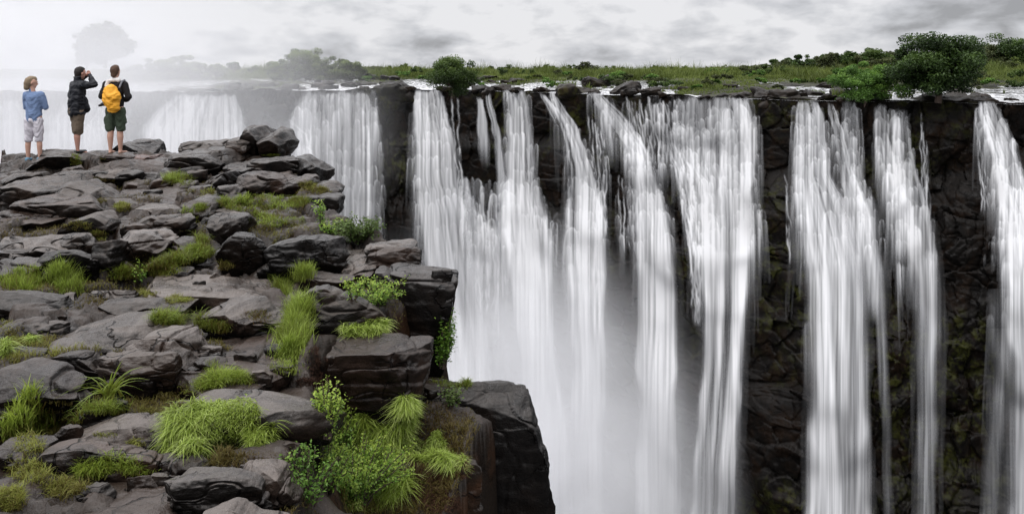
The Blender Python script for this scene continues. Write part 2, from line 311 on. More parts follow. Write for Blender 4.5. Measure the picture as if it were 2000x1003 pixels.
# ------------------------------------------------------------------ the rocks of the outcrop
# x0, x1, y0, y1, front share, label, options
RT = [
 (455, 515, 242, 300, .80, 'upright smooth dark boulder, left half of the split pair topping the outcrop', dict(Y=16.6, rnd=4, prof=[.75, 1, 1, .95], cuts=6)),
 (500, 559, 250, 306, .82, 'rounded dark boulder, right half of the split pair topping the outcrop', dict(Y=16.4, rnd=4, prof=[1, 1, .9, .6])),
 (443, 482, 266, 298, .7, 'small grey boulder leaning against the left foot of the split pair', dict(Y=16.3)),
 (355, 452, 270, 296, .6, 'low flat rock on the skyline left of the split boulder pair', dict(Y=17.0, rnd=5)),
 (208, 293, 272, 306, .75, 'rounded black boulder just behind the person with the orange backpack', dict(Y=17.6, prof=[.5, .95, 1, 1, .75], mat='rock_dark')),
 (18, 100, 300, 340, .7, 'dark rock at the left tip of the skyline below the blue sweater', dict(Y=16.0, prof=[.4, .8, 1, 1])),
 (36, 143, 291, 336, .7, 'smooth grey boulder under the feet of the person in the blue sweater', dict(Y=15.4, prof=[.7, 1, 1, .95])),
 (138, 210, 291, 322, .7, 'grey rock under the feet of the person in the black jacket', dict(Y=15.9)),
 (188, 262, 293, 320, .6, 'low brown rock between the jacket wearer and the backpack wearer', dict(Y=15.8, mat='rock_brown')),
 (232, 305, 293, 322, .5, 'reddish rock under the bare feet of the backpack wearer', dict(Y=15.75, mat='rock_red', rnd=4)),
 (0, 60, 336, 352, .6, 'thin dark rock at the left border above the big layered slab', dict()),
 (150, 310, 305, 350, .65, 'long brownish slab in front of the backpack wearer', dict(Y=15.0, prof=[.45, .85, 1, 1, .8], mat='rock_brown', rnd=4)),
 (295, 425, 287, 336, .65, 'large smooth rock with a rounded back right of the reddish rock', dict(Y=15.2, prof=[.55, .85, 1, 1, .85], rnd=4)),
 (385, 453, 283, 328, .7, 'rounded grey rock touching the right end of the large smooth skyline rock', dict(Y=15.5, rnd=4)),
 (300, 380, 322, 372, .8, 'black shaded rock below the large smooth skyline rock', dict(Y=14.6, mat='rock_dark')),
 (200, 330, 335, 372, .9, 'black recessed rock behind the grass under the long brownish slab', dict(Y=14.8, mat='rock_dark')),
 (430, 497, 316, 336, .4, 'thin flat slab below the mossy ledge of the split boulder pair', dict(Y=14.9, rnd=5)),
 (488, 587, 303, 352, .75, 'blocky cracked rock right below the split boulder pair', dict(Y=14.9, rnd=6)),
 (567, 631, 303, 356, .8, 'dark angular block on the right rim of the upper outcrop', dict(Y=14.8, rnd=6, prof=[1, 1, .92, .8], mat='rock_dark')),
 (378, 478, 325, 374, .7, 'sloping dark rock with an arched top above the bright grass', dict(Y=13.8, prof=[.4, .8, 1, .95])),
 (466, 588, 332, 382, .75, 'long brown rock with a smooth curved back in the upper outcrop', dict(Y=13.7, rnd=4, prof=[1, 1, .9, .7], mat='rock_brown')),
 (555, 606, 340, 380, .7, 'small dark rock wedged beside the long curved brown rock', dict(Y=13.6)),
 (588, 656, 350, 390, .6, 'grass-capped block on the right rim', dict(Y=13.4, rnd=5)),
 (598, 661, 378, 436, .85, 'black block below the grass-capped block on the right rim', dict(Y=12.7, rnd=6, mat='rock_dark')),
 (538, 602, 378, 424, .75, 'brown rounded rock left of the black rim block', dict(Y=12.8, mat='rock_brown')),
 (395, 470, 372, 400, .6, 'dark low rock under the arched rock', dict(Y=13.0, mat='rock_dark')),
 (95, 172, 332, 354, .6, 'flat pale slab below the left skyline boulders', dict(rnd=4)),
 (-30, 125, 343, 400, .65, 'big layered rock at the left border', dict(rnd=4, prof=[.9, 1, 1, .9])),
 (95, 212, 348, 408, .65, 'layered slab tapering to a point right of the big layered rock', dict(rnd=4, prof=[1, 1, .85, .5])),
 (30, 190, 375, 425, .6, 'lower step of the big layered rock with brown stains', dict(mat='rock_brown', rnd=5)),
 (207, 350, 350, 398, .18, 'flat purplish brown slab behind the small orange grass tuft', dict(mat='rock_brown', rnd=5)),
 (-20, 130, 395, 436, .3, 'flat brown slab at the left border below the layered rock', dict(mat='rock_brown', rnd=5)),
 (128, 203, 410, 458, .65, 'steep dark boulder in the middle of the left outcrop', dict(prof=[.6, .9, 1, .7])),
 (205, 265, 385, 402, .5, 'little grey stone beside the purplish slab', dict()),
 (262, 366, 413, 446, .6, 'low wide boulder above the cracked pale boulder', dict(rnd=4)),
 (265, 345, 396, 416, .4, 'flat light stone behind the low wide boulder', dict(mat='rock_pale')),
 (354, 421, 380, 423, .65, 'round cracked boulder with grass on its left shoulder', dict(prof=[.8, 1, .95, .7])),
 (405, 478, 413, 470, .75, 'squarish boulder with a flat top left of the bright grass slope', dict(rnd=5)),
 (468, 508, 416, 455, .6, 'small grey rock behind the squarish boulder', dict(Y=12)),
 (-15, 122, 452, 502, .5, 'pale slab at the left border in the middle band', dict(mat='rock_pale', rnd=4)),
 (116, 173, 452, 492, .7, 'small blocky boulder beside the pale slab', dict(rnd=5)),
 (218, 320, 440, 512, .68, 'pale cracked boulder with a dark underside', dict(mat='rock_pale', prof=[.8, 1, 1, .85], rnd=4, taper=.15, rough=1.3)),
 (318, 386, 453, 506, .55, 'wedge-shaped grey boulder right of the pale cracked boulder', dict(prof=[.7, 1, .8, .5])),
 (295, 350, 500, 530, .6, 'dark stone under the wedge-shaped boulder', dict(mat='rock_dark')),
 (75, 182, 486, 538, .88, 'dark vertical block under the pale slab', dict(rnd=6, mat='rock_dark')),
 (181, 228, 466, 532, .85, 'narrow dark block left of the pale cracked boulder', dict(rnd=5)),
 (424, 517, 452, 524, .85, 'big rounded black boulder in the centre of the outcrop', dict(rnd=3.6, prof=[.8, 1, 1, .8], mat='rock_dark')),
 (522, 662, 456, 532, .8, 'massive dark boulder right of the rounded black boulder', dict(rnd=4, prof=[.85, 1, 1, .95], mat='rock_dark')),
 (495, 560, 445, 470, .5, 'small flat rock above the massive dark boulder', dict(Y=11.2)),
 (545, 665, 446, 476, .3, 'flat grey slab lying behind the massive dark boulder', dict(Y=11.0, rnd=5, mat='rock_pale')),
 (640, 735, 452, 478, .5, 'long thin slab beside the leafy bush on the rim', dict(Y=10.9, rnd=5)),
 (572, 622, 436, 456, .6, 'little rock in the bright grass slope', dict(Y=11.6)),
 (650, 735, 468, 515, .4, 'sloping grey slab left of the capped boulder', dict(Y=10.2, mat='rock_pale', rnd=4)),
 (717, 806, 464, 492, .4, 'flat cap rock lying on the rim boulder', dict(Y=9.6, mat='rock_pale', rnd=4)),
 (716, 815, 480, 531, .85, 'squarish brown boulder under the cap rock on the rim', dict(Y=9.45, mat='rock_brown', rnd=5)),
 (664, 728, 497, 545, .5, 'pale wrinkled rock left of the capped boulder', dict(Y=9.3, mat='rock_pale', rough=1.4)),
 (588, 684, 524, 556, .55, 'low rock in front of the massive dark boulder', dict(rnd=4)),
 (735, 880, 515, 760, .86, 'huge black overhanging cliff block at the rim', dict(Y=8.5, rnd=7, taper=.36, mat='rock_dark', prof=[1, 1, .98, .95], sink=.1, cuts=3, kmax=1.2)),
 (845, 881, 524, 600, .9, 'narrow split flake on the right corner of the huge black block', dict(Y=8.6, rnd=5, mat='rock_dark', taper=.3)),
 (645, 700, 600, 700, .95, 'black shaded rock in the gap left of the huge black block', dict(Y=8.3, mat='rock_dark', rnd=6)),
 (588, 742, 557, 660, .82, 'wide smooth boulder in front of the small leafy shrub', dict(rnd=3.6, prof=[.95, 1, .85, .6], Y=7.8)),
 (650, 826, 655, 792, .74, 'flat-topped dark block with lime grass on its back edge', dict(Y=7.2, rnd=8, mat='rock_brown', taper=.12, cuts=2, sink=.05, prof=[.97, .97, 1, .98])),
 (672, 798, 760, 900, .95, 'dark pillar supporting the flat-topped block', dict(Y=7.35, rnd=7, mat='rock_dark', taper=.2, sink=.1)),
 (-30, 122, 562, 618, .7, 'dark blocky rock at the left border beside the tall grass', dict(rnd=4, mat='rock_dark', prof=[1, 1, .85, .7])),
 (18, 112, 622, 668, .65, 'dull grey rock with a square shoulder behind the big layered boulder', dict(rnd=5)),
 (-20, 75, 500, 545, .6, 'dark rock behind the tall grass at the left border', dict(mat='rock_dark')),
 (-40, 60, 480, 505, .5, 'small slab at the left border above the tall grass', dict()),
 (55, 335, 604, 690, .45, 'broad upper shelf of the big layered grey boulder', dict(mat='rock_pale', rnd=3.6, prof=[.35, .8, 1, 1, .8], Y=7.15, rough=1.1, cuts=6)),
 (215, 381, 632, 738, .6, 'rounded right nose of the big layered grey boulder', dict(mat='rock_pale', rnd=3.6, prof=[.8, 1, .95, .7], Y=6.75, rough=.8)),
 (66, 200, 674, 750, .7, 'lower left step of the big layered grey boulder', dict(rnd=4, Y=6.6, prof=[.85, 1, .95, .8])),
 (172, 335, 676, 755, .72, 'long lower front ledge of the big layered grey boulder', dict(rnd=5, Y=6.55, mat='rock')),
 (-45, 148, 697, 800, .62, 'domed boulder with a dark hollow at the left border', dict(rnd=3, prof=[.8, 1, 1, .75], mat='rock_brown', rough=.7)),
 (-15, 72, 676, 712, .6, 'small domed rock above the hollowed boulder', dict(mat='rock')),
 (-20, 64, 760, 800, .35, 'pale flat stone in the grass at the left border', dict(mat='rock_pale')),
 (262, 550, 531, 582, .15, 'wide wet slab shining grey in the middle of the outcrop', dict(mat='rock_pale', rnd=5, kmax=1., rough=.8)),
 (200, 350, 568, 618, .45, 'low split slab left of the wide wet slab', dict(mat='rock', rnd=5)),
 (205, 258, 560, 588, .6, 'small layered stone beside the muddy path', dict(mat='rock_pale')),
 (395, 562, 570, 645, .62, 'block with a pale smooth top and a shaded grassy front', dict(mat='rock_pale', rnd=5, prof=[1, 1, 1, .85])),
 (340, 540, 632, 760, .12, 'inclined brown slab with a crack across it', dict(mat='rock_brown', rnd=5, Y=6.5)),
 (335, 634, 738, 850, .38, 'broad pale slab with two small puddle marks', dict(mat='rock_pale', rnd=5, prof=[.5, .8, 1, 1, .9], Y=5.65, cuts=3, rough=.7, under=.9)),
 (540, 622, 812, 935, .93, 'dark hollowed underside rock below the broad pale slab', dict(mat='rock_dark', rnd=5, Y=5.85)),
 (82, 328, 803, 885, .5, 'arched long boulder in the lower left corner', dict(mat='rock_pale', prof=[.35, .75, 1, 1, .75], rnd=3.4, Y=5.6, rough=.7)),
 (42, 285, 848, 945, .62, 'low rounded boulder in front of the arched long boulder', dict(mat='rock_brown', prof=[.6, .95, 1, .9, .75], rnd=3.4, Y=5.2, rough=.7)),
 (270, 330, 882, 930, .5, 'small dark rock in the gap right of the low rounded boulder', dict(Y=5.3)),
 (60, 345, 932, 1060, .2, 'flat cracked slab at the bottom edge of the photo', dict(mat='rock_brown', rnd=4, prof=[.5, .85, 1, .9, .6], Y=4.55)),
 (326, 502, 903, 1010, .68, 'big angular boulder at the bottom edge with a shaded front', dict(mat='rock_pale', rnd=4, prof=[.85, .95, 1, .9], Y=4.75, cuts=7)),
 (330, 398, 872, 930, .6, 'angular stone behind the big angular boulder', dict(mat='rock', Y=5.15)),
 (470, 568, 890, 980, .6, 'grey rock right of the big angular boulder', dict(mat='rock_pale', prof=[1, .95, .7], Y=4.95)),
 (385, 600, 962, 1060, .5, 'pale rock cut by the bottom edge of the photo', dict(mat='rock_pale', Y=4.4, prof=[.9, 1, .8, .5])),
 (488, 562, 806, 845, .5, 'small grey rock poking out of the lime grass', dict(Y=5.9)),
 (-30, 75, 845, 905, .3, 'muddy brown stone under the long grass at the left border', dict(mat='rock_brown')),
 (858, 1058, 757, 1210, .96, 'tall black cliff block standing over the gorge', dict(Y=8.2, rnd=8, mat='rock_dark', prof=[.99, 1, 1, .97], cuts=9, rough=.8, kmax=1.3, sink=.0, under=0., taper=-.05)),
 (985, 1078, 893, 1200, .95, 'black lower corner of the tall cliff block over the gorge', dict(Y=8.3, rnd=6, mat='rock_dark', cuts=8, rough=1.4, kmax=1.2, under=0.)),
 (818, 880, 808, 866, .6, 'small pale cracked rock left of the tall black cliff block', dict(Y=7.9, mat='rock_pale', prof=[.7, 1, .9])),
 (770, 930, 893, 1080, .9, 'brown earthy block below the lime grass ledge', dict(Y=7.0, mat='soil', rnd=5, rough=1.4)),
 (800, 900, 735, 815, .7, 'earthy rock at the foot of the huge black block', dict(Y=8.35, mat='soil', rnd=4)),
]
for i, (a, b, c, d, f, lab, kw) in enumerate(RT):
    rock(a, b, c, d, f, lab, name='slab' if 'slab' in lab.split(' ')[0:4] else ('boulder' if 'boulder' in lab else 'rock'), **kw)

rgf = np.random.RandomState(8)
for i in range(120):
    py_ = 335+660*rgf.rand()**1.15; pxm = np.interp(G(py_), *zip(*RB))-40; px_ = rgf.uniform(-10, pxm); s_ = rgf.uniform(16, 58)*(.65+.35*py_/600)
    hh_ = s_*rgf.uniform(.3, .55)
    rock(px_-s_/2, px_+s_/2, py_-hh_, py_, rgf.uniform(.45, .7), 'small cracked stone wedged between the larger slabs of the outcrop', name='stone', mat=['rock', 'rock_brown', 'rock_dark', 'rock_pale'][i % 4], group='small stones wedged between the slabs', seed=500+i, sink=.5)
# ------------------------------------------------------------------ the far wall of the gorge
LIP = [(-500, 178), (0, 178), (300, 178), (560, 176), (800, 174), (1000, 178), (1200, 184), (1400, 190), (1600, 195), (1800, 197), (2000, 200), (2500, 206)]
def lip(px): return np.interp(px, *zip(*LIP))
def Yc(px): return 4.4*F/(lip(px)-HY)*.8
pc = np.arange(-260, 2262, 1.9); pr = np.concatenate([np.arange(-8, 640, 2.), np.arange(640, 1150, 3.)])
PX, DR = np.meshgrid(pc, pr)
lipn = lip(PX)+2.5*noise(PX/60, 0, 0, 3)+2.2*noise(PX/17, 0, 0, 4)
PY = lipn+DR+8
Y0 = Yc(PX)
def cliff_disp(px, py):
    s = px*Yc(px)/F; z = (py-HY)/F*Yc(px)
    d = 1.2*noise(s/11., z/60, 0, 60)+.9*fbm(s/5., z/7., 1, 3, 61)
    step = sstep(9.5, 13, z+2.5*noise(s/7, 0, 0, 62))*1.9+sstep(22, 27, z+4*noise(s/9, 3, 0, 63))*1.3
    ws = s+.6*noise(s/2.6, z/3.6, 0, 64)+.05*noise(s*2, z*2, 0, 66); wz = z+.6*noise(s/3.2, z/2.3, 5, 65)+.04*noise(s*2.2, z*2, 7, 67)
    def blocks(cw, ch, sd, A):
        f1, f2, c, dx, dy = worley(ws/cw+.25*np.floor(wz/ch), wz/ch, sd)
        return A*c+A*1.1*dx*np.sign(c)+A*.5*dy*c-A*.2*np.exp(-((f2-f1)/.06)**2)
    top = sstep(0, 3, z)
    return d+step*1.0+(blocks(3.0, 7.5, 70, .70)+blocks(1.1, 3.0, 80, .30)+blocks(.45, 1.2, 90, .07)+.12*fbm(s*1.1, z*.5, 3, 3, 99))*(.4+.6*top)
disp = cliff_disp(PX, PY)
YY2 = Y0-disp-1.0-.012*(PY-lipn)
Vc = np.stack([(PX-CX)/F*YY2, YY2, (HY-PY)/F*YY2], -1)
cl = np_mesh('cliff', Vc.reshape(-1, 3), grid_faces(*PX.shape), M['cliff'], smooth=False)
tag(cl, kind='structure')

# water: density maps of silky falling water laid on a sheet just in front of the wall
qc = np.arange(-200, 2200, 1.6); qr = np.concatenate([np.arange(160, 640, 1.9), np.arange(640, 1130, 2.8)])
QX, QY = np.meshgrid(qc, qr)
dsm = cliff_disp(QX, QY)
# smooth forward envelope of the wall, so that the sheet clears every ledge
k = dsm.copy()
for _ in range(5):
    k[:, 1:-1] = np.maximum(k[:, 1:-1], np.maximum(k[:, :-2], k[:, 2:])); k[1:-1] = np.maximum(k[1:-1], np.maximum(k[:-2], k[2:]))
for _ in range(90):
    k[:, 1:-1] = (k[:, 1:-1]*2+k[:, :-2]+k[:, 2:])/4; k[1:-1] = (k[1:-1]*2+k[:-2]+k[2:])/4
WY = Yc(QX)-k-1.0-.012*(QY-lip(QX))-.35-1.0*sstep(10, 200, QY-lip(QX))
def streaks(q, y, seed, fine=1.):
    """q: across-flow coordinate in px; y along the flow"""
    lo_ = .35+.65*sstep(620, 330, y)
    a = noise1(q/30, y/420, seed)*.45+noise1(q/12, y/330, seed+1)*.5+noise1(q/5.5, y/240, seed+2)*.5*fine*lo_+noise1(q/2.6, y/160, seed+3)*.42*fine*lo_
    return np.clip(.74+a*.85, .04, 2.2)
def win(x0, x1, y0, y1):
    i0, i1 = np.searchsorted(qc, (x0, x1)); j0, j1 = np.searchsorted(qr, (y0, y1))
    return slice(max(j0, 0), max(j1, j0+1)), slice(max(i0, 0), max(i1, i0+1))
def sint(v, y, x):
    g = np.arange(y[0]-60, y[-1]+60, 2.); f = np.interp(g, y, x); kk = np.hanning(27); kk /= kk.sum()
    s_ = np.convolve(np.pad(f, 13, mode='edge'), kk, mode='valid'); return np.interp(v, g, s_)
def curtain(D, secs, A=1.6, seed=0, edge=.16, fine=1., top=6.):
    """secs: (py, xL, xR, density)"""
    y = [s[0] for s in secs]; x0 = min(s[1] for s in secs)-25; x1 = max(s[2] for s in secs)+25
    w = win(x0, x1, y[0]-8, y[-1]); X, Yq = QX[w], QY[w]
    xl = sint(Yq, y, [s[1] for s in secs])+1.8*noise1(Yq/17, 0*Yq+seed, seed+27)*sstep(560, 360, Yq)+2.5*noise1(Yq/70, 0*Yq+seed, seed+7)
    xr = sint(Yq, y, [s[2] for s in secs])+1.8*noise1(Yq/17, 0*Yq+seed, seed+28)*sstep(560, 360, Yq)+2.5*noise1(Yq/70, 0*Yq+seed, seed+8)
    dn = np.interp(Yq, y, [s[3] for s in secs]); W = np.mean([s[2]-s[1] for s in secs])
    wd = xr-xl; u = (X-xl)/wd
    ww = max(W, 8)
    uu = u+.03*noise1(u*4, Yq/260, seed+9)*min(1, 60/ww)
    e = np.clip(edge*(1+noise1(Yq/60, u*0, seed+5)*.5)*(1+.9*sstep(450, 800, Yq)), .05, .48)
    eg = sstep(0, 1, u/e)*sstep(0, 1, (1-u)/e)
    st = streaks(uu*ww, Yq, seed, fine)
    ytop = y[0]+4*noise1(X/9, 0*X, seed+11)
    tp = sstep(-top*.5, top, Yq-ytop); sf = sstep(y[-1], y[-1]-60, Yq) if y[-1] < 1000 else 1.; tp = tp*sf
    lace = 1-.38*sstep(520, 330, Yq)*(W > 22)
    D[w] += A*dn*eg*st*tp*lace
    if W > 22: LACE.append((D, secs, seed))
    if W > 40:      # thin spray hanging beside the column
        u2 = (X-xl+18)/(wd+36); D[w] += .30*dn*sstep(0, .3, u2)*sstep(0, .3, 1-u2)*(.5+.6*noise1(u2*9, Yq/200, seed+20))*tp*sstep(y[0]+60, y[0]+320, Yq)
def lacy(D, secs, seed, y1=520, k=1.):
    """small veils stepping over every ledge inside and along the edges of a fall"""
    rg = np.random.RandomState(seed); y = [s[0] for s in secs]; yy = y[0]+4
    while yy < min(y1, y[-1]):
        a = np.interp(yy, y, [s[1] for s in secs]); b = np.interp(yy, y, [s[2] for s in secs]); x = a+3
        tilt = rg.uniform(-.12, .12)
        while x < b-3:
            w_ = rg.uniform(2.5, 8.5)*(1+.9*(rg.rand() < .2)); x_ = x; x = float(np.clip(x, a+w_*.8, b-w_*.8)); yj = yy+tilt*(x-a)+rg.normal()*2.6+5*math.sin(x/19+yy)
            if rg.rand() < .78 and yj > y[0]: bell(D, x, yj, w_, rg.uniform(9, 24)*(1+(yj-y[0])/200), rg.uniform(.12, .85)*k, rg.randint(1 << 20), rg.uniform(-4, 4))
            x = x_+w_*rg.uniform(1.2, 2.3)
        yy += rg.uniform(12, 25)*(1+(yy-y[0])/200)
    for side in (1, 2):
        yy = y[0]+10
        while yy < min(y[-1], 440):
            x = np.interp(yy, y, [s[side] for s in secs])+rg.normal()*3+(1 if side == 2 else -1)
            bell(D, x, yy, rg.uniform(2.5, 6), rg.uniform(15, 60), rg.uniform(.15, .7)*k, rg.randint(1 << 20), rg.uniform(-3, 3)); yy += rg.uniform(16, 46)
def bell(D, xc, yc, w, L, A, seed, drift=0., wl=1.):
    """water pouring over a knob: rounded bright crown, veil fading below it"""
    W = win(xc-w*2.2-abs(drift)*L/60, xc+w*2.2+abs(drift)*L/60, yc-2, yc+L*3)
    X, Yq = QX[W], QY[W]
    if X.size < 4: return
    t = Yq-yc; cx = xc+drift*t/60
    hw = w*(.55+.45*np.clip(t/(w*2.2), 0, 1)**.6)*(1+.25*np.clip(t/(L*2), 0, 1)*wl)
    a = (X-cx)/hw; ins = sstep(1.05, .8, np.abs(a))
    crown = t-(a*a)*w*.75
    st = np.clip(.75+.75*noise1(a*w/2.6, Yq/60, seed)+.5*noise1(a*w/6., Yq/90, seed+1), .05, 2)
    v = np.exp(-np.maximum(crown, 0)/L)*sstep(-.8, 2.+8*float(yc > 480), crown)*(.65+.5*a*a)
    v = v+(.38 if yc < 480 else 0)*np.exp(-((crown-2.)/1.9)**2)
    D[W] += A*v*ins*st
def bells(D, x0, x1, y0, y1, n, wr=(5, 14), L=(14, 50), A=(.5, 1.3), seed=0, drift=0., inside=None):
    rg = np.random.RandomState(seed); n = int(n*.8)
    for i in range(n):
        y = rg.uniform(y0, y1); t = (y-y0)/max(y1-y0, 1)
        if inside is not None:
            ys_ = [s[0] for s in inside]; a = np.interp(y, ys_, [s[1] for s in inside]); b = np.interp(y, ys_, [s[2] for s in inside])
            x = rg.uniform(a-2, b+2)
        else: x = rg.uniform(x0, x1)
        y = (y if rg.rand() < .35 else y0+(y1-y0)*(np.floor(t*7)+.5+.12*rg.normal())/7+5*math.sin(x/37+seed))
        w = rg.uniform(*wr)*rg.choice([.5, .7, 1., 1.4]); k_ = rg.choice([.35, .6, 1.])
        if inside is not None: w = min(w, (b-a)*.35); x = np.clip(x, a+w*.75, b-w*.75)
        bell(D, x, y, w, rg.uniform(*L)*1.35, rg.uniform(*A)*k_, seed*100+i, drift+rg.uniform(-4, 4))
def rivulet(D, pts, w=1.6, A=1.2, seed=0):
    y = np.array([p[1] for p in pts]); x = [p[0] for p in pts]
    Wd = win(min(x)-14, max(x)+14, y[0], y[-1]); X, Yq = QX[Wd], QY[Wd]
    stp = noise1(Yq/26, 0*Yq, seed)*3.0+noise1(Yq/9, 0*Yq, seed+2)*.9
    xc = np.interp(Yq, y, x)+stp
    s = np.exp(-((X-xc)/w)**2)*np.clip(.7+.7*noise1(Yq/14, 0*Yq, seed+4), .1, 1.5)
    fade = sstep(y[-1], y[-1]-25, Yq)*sstep(y[0]-1, y[0]+5, Yq)
    D[Wd] += A*s*fade
FALLS = []; LACE = []
def fall(label, cols, group='separate falls pouring over the gorge wall'):
    D = np.zeros_like(QX); FALLS.append((label, D, cols)); return D
# each waterfall from left to right
D = fall('faint misty fall at the far left, behind the person in the blue sweater', 0)
c = [(196, -40, 40, .8), (240, -90, 70, .9), (320, -110, 90, 1.), (480, -110, 110, 1.)]
curtain(D, c, 2.3, 11); bells(D, 0, 0, 196, 330, 40, inside=c, seed=11, wr=(8, 20))
D = fall('misty stepped fall seen between the three standing people', 0)
c = [(200, 120, 215, .55), (235, 85, 215, .8), (330, 80, 240, 1.), (500, 80, 260, .9)]
curtain(D, c, 2.1, 21); bells(D, 0, 0, 200, 320, 60, inside=c, seed=21, wr=(7, 18))
for i in range(14): rivulet(D, [(150+i*8, 198+i), (120+i*10, 240), (100+i*12, 300)], 2.5, .8, 300+i)
D = fall('broad bulging white fall between the backpack wearer and the split boulders', 0)
c = [(184, 345, 462, 1.), (200, 318, 470, 1.3), (225, 288, 478, 1.6), (260, 262, 486, 1.7), (330, 240, 498, 1.6), (520, 230, 520, 1.5)]
curtain(D, c, 2.1, 31, edge=.12, fine=.6); bells(D, 0, 0, 190, 290, 70, inside=c, seed=31, wr=(6, 16), A=(.3, .9))
D = fall('wide curtain fall right of the split boulders', 0)
c = [(180, 592, 728, 1.), (200, 574, 735, 1.05), (240, 566, 742, 1.), (300, 562, 745, .95), (400, 575, 742, .85), (520, 600, 728, .8), (700, 620, 730, .7)]
curtain(D, c, 1.45, 41, edge=.08, fine=.8); bells(D, 0, 0, 186, 300, 34, inside=c, seed=41, wr=(7, 18), L=(30, 90), A=(.3, .8))
bells(D, 600, 735, 176, 190, 14, wr=(4, 10), L=(8, 16), seed=42, A=(.3, .7))
for i in range(5): rivulet(D, [(560+i*3, 230+i*8), (600-i*5, 262), (612-i*9, 320)], 1.8, .6, 420+i)
D = fall('tall smooth fall just left of the round bush on the lip', 0)
c = [(176, 806, 862, 1.2), (200, 803, 874, 1.2), (300, 806, 892, 1.1), (400, 812, 908, 1.05), (500, 822, 928, 1.), (600, 838, 948, .95), (700, 850, 965, .9), (900, 860, 990, .8), (1120, 860, 1000, .8)]
curtain(D, c, 1.7, 51, edge=.14, fine=.8); bells(D, 0, 0, 178, 260, 16, inside=c, seed=51, wr=(7, 14), L=(40, 90), A=(.3, .7))
bells(D, 893, 925, 330, 470, 26, wr=(4, 9), seed=53, A=(.4, .9))
curtain(D, [(345, 895, 915, .6), (420, 905, 935, .8), (640, 920, 960, .6), (900, 930, 980, .5)], 1.1, 55, edge=.3)
for x in (884, 892): rivulet(D, [(x, 192), (x+6, 300), (x+14, 380)], 1.5, .8, x)
D = fall('pair of thin strands falling right of the round bush', 0)
c = [(190, 930, 944, .8), (240, 931, 952, .7), (335, 936, 962, .4)]
curtain(D, c, 1.3, 61, edge=.3); c = [(184, 946, 960, 1.), (240, 958, 974, 1.), (335, 968, 990, .95), (400, 968, 1000, .8)]
curtain(D, c, 1.6, 62, edge=.3)
bells(D, 905, 985, 340, 480, 70, wr=(4, 9), L=(12, 45), seed=63, A=(.5, 1.1))
for i in range(9): rivulet(D, [(922+i*8, 385+i*6 % 25), (926+i*8, 470), (930+i*7, 620)], 1.8, .75, 640+i)
curtain(D, [(440, 912, 990, .5), (520, 915, 985, .3), (640, 930, 1000, .45), (800, 940, 1040, .6), (1120, 950, 1060, .6)], .9, 66, edge=.25)
D = fall('straight white fall that spreads on a mid-height ledge', 0)
c = [(174, 988, 1026, 1.), (240, 986, 1038, 1.), (330, 986, 1048, 1.05), (370, 980, 1058, 1.25), (410, 976, 1072, 1.35), (470, 980, 1086, 1.25), (560, 992, 1082, 1.1), (700, 1010, 1090, .95), (850, 1020, 1120, .75), (1120, 1020, 1140, .7)]
curtain(D, c, 1.65, 71, edge=.13, fine=.9); bells(D, 0, 0, 345, 500, 60, inside=c[2:6], seed=72, wr=(6, 13), L=(25, 70), A=(.4, .9))
bells(D, 1060, 1110, 405, 460, 18, wr=(4, 9), L=(30, 90), seed=73, A=(.4, .8)); bells(D, 985, 1030, 166, 180, 8, wr=(5, 9), L=(8, 14), seed=74)
D = fall('fall that starts as two thin joining strands and widens downward', 0)
c = [(182, 1052, 1062, .7), (215, 1070, 1090, 1.), (250, 1088, 1118, 1.1)]
curtain(D, c, 1.7, 81, edge=.3)
c = [(174, 1073, 1081, .9), (205, 1078, 1096, 1.2), (240, 1090, 1126, 1.2), (280, 1104, 1140, 1.15), (330, 1110, 1160, 1.1), (400, 1106, 1178, 1.1), (500, 1104, 1188, 1.05), (620, 1110, 1186, 1.), (700, 1112, 1190, 1.), (850, 1110, 1192, .9), (1120, 1100, 1195, .85)]
curtain(D, c, 1.65, 82, edge=.14); bells(D, 0, 0, 330, 560, 50, inside=c[4:7], seed=83, wr=(6, 12), L=(25, 70), A=(.4, .85))
bells(D, 1155, 1192, 250, 480, 44, wr=(2.5, 6), L=(6, 26), seed=84, A=(.6, 1.2))
for i in range(6): rivulet(D, [(1150+i*6, 225+i*7), (1158+i*5, 330), (1165+i*4, 470)], 1.4, .95, 840+i)
D = fall('steep diagonal cascade that turns into a straight column', 0)
c = [(172, 1142, 1160, .8), (200, 1160, 1192, 1.), (240, 1190, 1232, 1.1), (290, 1222, 1266, 1.2), (340, 1232, 1282, 1.2), (400, 1236, 1305, 1.15), (470, 1238, 1318, 1.1), (620, 1240, 1328, 1.05), (800, 1236, 1332, .95), (1120, 1225, 1345, .9)]
curtain(D, c, 1.7, 91, edge=.14, fine=.9); bells(D, 0, 0, 180, 420, 95, inside=c[:7], seed=92, wr=(4, 10), L=(8, 30), A=(.5, 1.), drift=8)
bells(D, 1215, 1330, 186, 330, 120, wr=(3, 8), L=(6, 26), seed=93, A=(.5, 1.2))
for i in range(20): rivulet(D, [(1222+i*5.2, 188+(i*7) % 30), (1228+i*5, 250), (1236+i*4.5, 330)], 1.5, .8, 930+i)
bells(D, 1205, 1240, 350, 460, 24, wr=(3, 6), L=(8, 26), seed=94, A=(.4, .9))
for i in range(4): rivulet(D, [(1208+i*9, 340+i*7), (1210+i*9, 420), (1212+i*9, 500)], 1.3, .7, 950+i)
D = fall('widest white fall of the right half, narrowing to a column', 0)
c = [(192, 1330, 1466, .95), (230, 1322, 1478, 1.), (280, 1322, 1488, .95), (330, 1340, 1480, .95), (360, 1362, 1470, 1.2), (420, 1368, 1470, 1.35), (480, 1366, 1468, 1.35), (600, 1372, 1462, 1.3), (750, 1366, 1452, 1.2), (880, 1352, 1446, 1.15), (1120, 1335, 1430, 1.1)]
